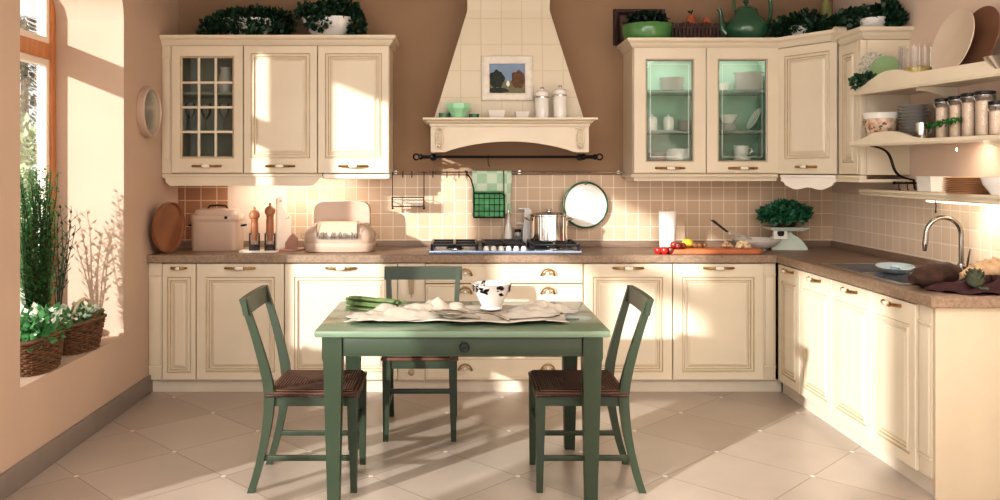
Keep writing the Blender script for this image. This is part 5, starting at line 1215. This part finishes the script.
b = MB(); b.lathe([(0,0),(.038,0),(.04,.005),(.04,.22),(.034,.27),(.016,.32),(.015,.38),(.018,.385),(.018,.395),(0,.396)], seg=24); b.build('glass', mat('olive_glass', (150,150,96), .15, coat=.6, var=.1), t)

# ================================================================== LEFT WALL AND WINDOW SILL
t = thing('round_mirror', 'round mirror in a thick blush frame on the left wall', 'mirror', (XL+.001, 5.50, pz(112,5.50)))
My = Matrix.Rotation(PI/2, 4, 'Y'); R_ = .165
b = MB(); b.lathe([(R_-.03,0),(R_,0),(R_+.002,.01),(R_,.044),(R_-.006,.050),(R_-.012,.049),(R_-.016,.040),(R_-.03,.034)], seg=48, M=My); b.bm.faces.ensure_lookup_table(); b.build('frame', TIN, t)
b = MB(); b.lathe([(0,.026),(R_-.018,.026),(R_-.018,.040),(0,.041)], seg=48, M=My); b.build('mirror_glass', MIRROR, t)
t = thing('wall_rack', 'narrow black rack with pale rungs cut off at the left edge', 'rack', (XL+.001, 3.63, .89))
b = MB(); b.box(0, .03, -.16, .02, 0, .85, bev=.003); b.build('back_board', BLACK, t)
for z in (.12, .30, .46, .60, .74): b = MB(); b.box(.030, .055, -.155, .015, z, z+.03, bev=.003); b.build('rung', WHITEC, t)

def basket(label, X, Y, z, rx, ry, h, rot, flare, hoop):
    t = thing('wicker_basket', label, 'basket', (X, Y, z), rot)
    b = MB(); rows = int(h/.0125); n = 56
    for k in range(rows):
        u = k/(rows-1); f = .80+(flare-.80)*u; zz = .008+h*u
        b.tube([((rx*f+.005*(-1)**(i//2+k))*math.cos(2*PI*i/n), (ry*f+.005*(-1)**(i//2+k))*math.sin(2*PI*i/n), zz+.010*u*math.cos(4*PI*i/n)) for i in range(n)], .0062, 5, closed=True)
    for i in range(28):
        a = 2*PI*i/28; b.tube([(rx*.80*math.cos(a), ry*.80*math.sin(a), .002), (rx*flare*math.cos(a), ry*flare*math.sin(a), h+.008)], .004, 5)
    b.tube([((rx*flare+.004)*math.cos(2*PI*i/n), (ry*flare+.004)*math.sin(2*PI*i/n), h+.014+.010*math.cos(4*PI*i/n)) for i in range(n)], .0115, 8, closed=True)
    b.lathe([(0,.002),(.79,.002),(.79,.010),(0,.010)], seg=32, sx=rx, sy=ry); b.build('weave', WICK, t)
    for s in (-1, 1) if not hoop else (1,):
        b = MB(); b.tube([(s*(rx*flare), .06*math.cos(a), h+.012+.05*math.sin(a)) for a in [PI*i/10 for i in range(11)]], .008, 6); b.build('handle', WICK, t)
    b = MB(); b.lathe([(0,.011),(.74,.011),(.88,h*.8),(.3,h*.86),(0,h*.86)], seg=24, sx=rx, sy=ry); b.build('soil', mat('potting_soil', (52,40,30), .95, var=.4, vs=40, bump=.5), t)
    return t
SZ = .4505
tA = basket('brown wicker basket with green leaves, nearer one on the sill', -2.125, 4.29, SZ, .115, .215, .165, .10, 1.0, False)
b = MB(); cloud(b, (0,0,.20), (.12,.20,.085), 700, .045, .034, shell=.3); cloud(b, (.02,-.1,.20), (.09,.09,.06), 150, .05, .036, shell=.3)
b.build('foliage', HERB, tA)
b = MB(); cloud(b, (.02,.0,.235), (.10,.18,.07), 90, .03, .026); b.build('white_flowers', PALEF, tA)['kind'] = 'stuff'
tB = basket('brown wicker basket with white flowers, far one on the sill', -2.12, 4.75, SZ, .115, .19, .155, -.06, 1.04, True)
b = MB(); cloud(b, (0,0,.17), (.11,.16,.06), 420, .035, .026, shell=.3); b.build('foliage', HERB, tB)
b = MB(); cloud(b, (0,0,.20), (.10,.15,.05), 150, .03, .026); b.build('white_flowers', PALEF, tB)['kind'] = 'stuff'
b = MB(); b.tube([(.02+.0*math.cos(a), .02+.12*math.cos(a), .14+.14*math.sin(a)) for a in [PI*i/16 for i in range(17)]], .009, 8); b.build('hoop', mat('pale_cane', (214,196,160), .6, var=.1), tB)
t = thing('rosemary_pot', 'tall bushy rosemary plant behind the baskets at the window', 'plant', (-2.335, 4.72, SZ))
b = MB(); b.lathe([(0,0),(.065,0),(.068,.005),(.082,.13),(.086,.135),(.086,.15),(.078,.15),(.07,.11),(0,.11)], seg=24); b.build('pot', TERRA, t)
b = MB(); lf = MB()
for k in range(60):
    a = random.uniform(0, 2*PI); r0 = .05*math.sqrt(random.random()); sp = random.uniform(.01,.085); hh = random.uniform(.5,.95)
    p0 = Vector((r0*math.cos(a), r0*math.sin(a), .11)); pts = []
    for j in range(7):
        u = j/6; pts.append(p0+Vector((.9*sp*math.cos(a)*u**1.2+.012*math.sin(u*7+k), 1.5*sp*math.sin(a)*u**1.2+.012*math.cos(u*6+k), hh*u)))
    b.tube(pts, [.0035]*4+[.003,.002,.0012], 5)
    for j in range(46):
        u = .12+.88*j/46; q = u*6; i0 = min(5, int(q)); p = pts[i0].lerp(pts[i0+1], q-i0); aa = j*2.4
        lf.leaf(p, Vector((math.cos(aa), math.sin(aa), .55)), Vector((0,0,1)), random.uniform(.036,.056)*(1.1-.3*u), .017)
b.build('stems', STEM, t); lf.build('foliage', HERB, t)
t = thing('twiggy_plant', 'thin branching dark plant right of the rosemary at the window', 'plant', (-2.335, 4.98, SZ))
b = MB(); b.lathe([(0,0),(.045,0),(.055,.09),(.058,.1),(.05,.1),(.04,.08),(0,.08)], seg=20); b.build('pot', TERRA, t)
b = MB(); lf = MB()
for k in range(9):
    a = -PI/2+2*PI*k/9; L = random.uniform(.5,.78); pts = [Vector((.07*u*math.cos(a)*1.0+.02*u*math.sin(5*u+k), .10*u*math.sin(a), .08+L*u)) for u in [j/6 for j in range(7)]]
    b.tube(pts, [.005,.0045,.004,.0035,.003,.002,.0015], 5)
    for j in range(16):
        u = .3+.7*j/16; i0 = min(5, int(u*6)); p = pts[i0].lerp(pts[i0+1], u*6-i0); aa = j*2.1+k; d = Vector((math.cos(aa)*.7, math.sin(aa)*.7, .7))
        b.tube([p, p+d*.03], .0014, 4); lf.leaf(p+d*.02, d, Vector((0,0,1)), .04, .016)
b.build('stems', STEM, t); lf.build('foliage', mat('dusky_leaf', (40,74,46), .5, var=.4), t)
# garden outside: one conifer and one shrub beyond the pane
t = thing('garden_conifer', 'dark conifer seen through the upper window pane outside', 'tree', (-5.9, 11.6, -.13))
b = MB(); b.tube([(0,0,0),(0,0,3.6)], [.10,.03], 10); b.build('trunk', STEM, t)
b = MB()
for k in range(900):
    z = random.uniform(1.5,3.7); r = .62*(3.9-z)/2.4*math.sqrt(random.random()); a = random.uniform(0, 2*PI); b.leaf(Vector((r*math.cos(a), r*math.sin(a), z)), Vector((math.cos(a), math.sin(a), -.3)), Vector((0,0,1)), .20, .06)
b.build('foliage', mat('conifer_green', (70,96,76), .7, var=.4), t)
t = thing('garden_shrub', 'pale green shrub seen through the lower window pane outside', 'shrub', (-4.0, 8.2, -.13))
b = MB(); b.tube([(0,0,0),(0,0,1.4)], .04, 8); b.build('stem', STEM, t)
b = MB(); cloud(b, (0,0,1.55), (.45,.45,.5), 800, .11, .06, shell=.3); b.build('foliage', mat('shrub_green', (150,170,130), .7, var=.3), t)

# ================================================================== LIGHT AND CAMERA
SUN_D = Vector((.66, .68, -.265)).normalized()
sd = bpy.data.lights.new('sun', 'SUN'); sd.energy = 14.0; sd.angle = math.radians(1.2); sd.color = (1, .97, .935)
so = bpy.data.objects.new('sun', sd); COL.objects.link(so); so.rotation_euler = SUN_D.to_track_quat('-Z', 'Y').to_euler(); so.location = (-6, -6, 5)
def area(name, loc, d, sx, sy, e, col=(1,.86,.7)):
    l = bpy.data.lights.new(name, 'AREA'); l.shape = 'RECTANGLE'; l.size = sx; l.size_y = sy; l.energy = e; l.color = col
    o = bpy.data.objects.new(name, l); COL.objects.link(o); o.location = loc; o.rotation_euler = Vector(d).to_track_quat('-Z', 'Y').to_euler(); return o
area('overhead_fill', (1.0, 2.2, 2.86), (.1,.35,-1), 3.0, 2.0, 85, (1,.98,.95))  # added soft fill from overhead, stands for no lamp in the kitchen
area('ledge_light', (2.64, 4.3, 1.27), (.25,0,-1), .04, .8, 2.5)
area('left_side_fill', (XL+.05, .4, 1.6), (1,.25,-.05), 2.2, 2.0, 60, (1,.98,.95))  # added fill lamp just inside the left wall, brightens the right side
area('display_light', (1.43, 5.90, 2.262), (0,.1,-1), .3, .08, 1.3, (1,.98,.96))
area('display_light', (1.94, 5.90, 2.262), (0,.1,-1), .3, .08, 1.3, (1,.98,.96))
area('undercabinet_light', (-1.15, 5.93, 1.385), (0,.35,-1), .8, .06, 3.5, (1,.9,.78))
area('shelf_light', (2.62, 4.35, 1.585), (.3,0,-1), .04, .5, 1.3)
w = bpy.data.worlds.new('World'); bpy.context.scene.world = w; w.use_nodes = True
bg = w.node_tree.nodes['Background']; bg.inputs[0].default_value = (1.0, .99, .98, 1); bg.inputs[1].default_value = 1.6
cd = bpy.data.cameras.new('camera'); co = bpy.data.objects.new('camera', cd); COL.objects.link(co)
cd.sensor_width = 36; cd.lens = 36*F/1000; cd.shift_x = (500-CX)/1000; cd.shift_y = -(250-CY)/1000; cd.clip_start = .05
co.location = (0, 0, H); co.rotation_euler = (PI/2, 0, 0)
sc_ = bpy.context.scene; sc_.camera = co
sc_.view_settings.view_transform = 'Standard'; sc_.view_settings.look = 'Medium High Contrast'; sc_.view_settings.exposure = 0
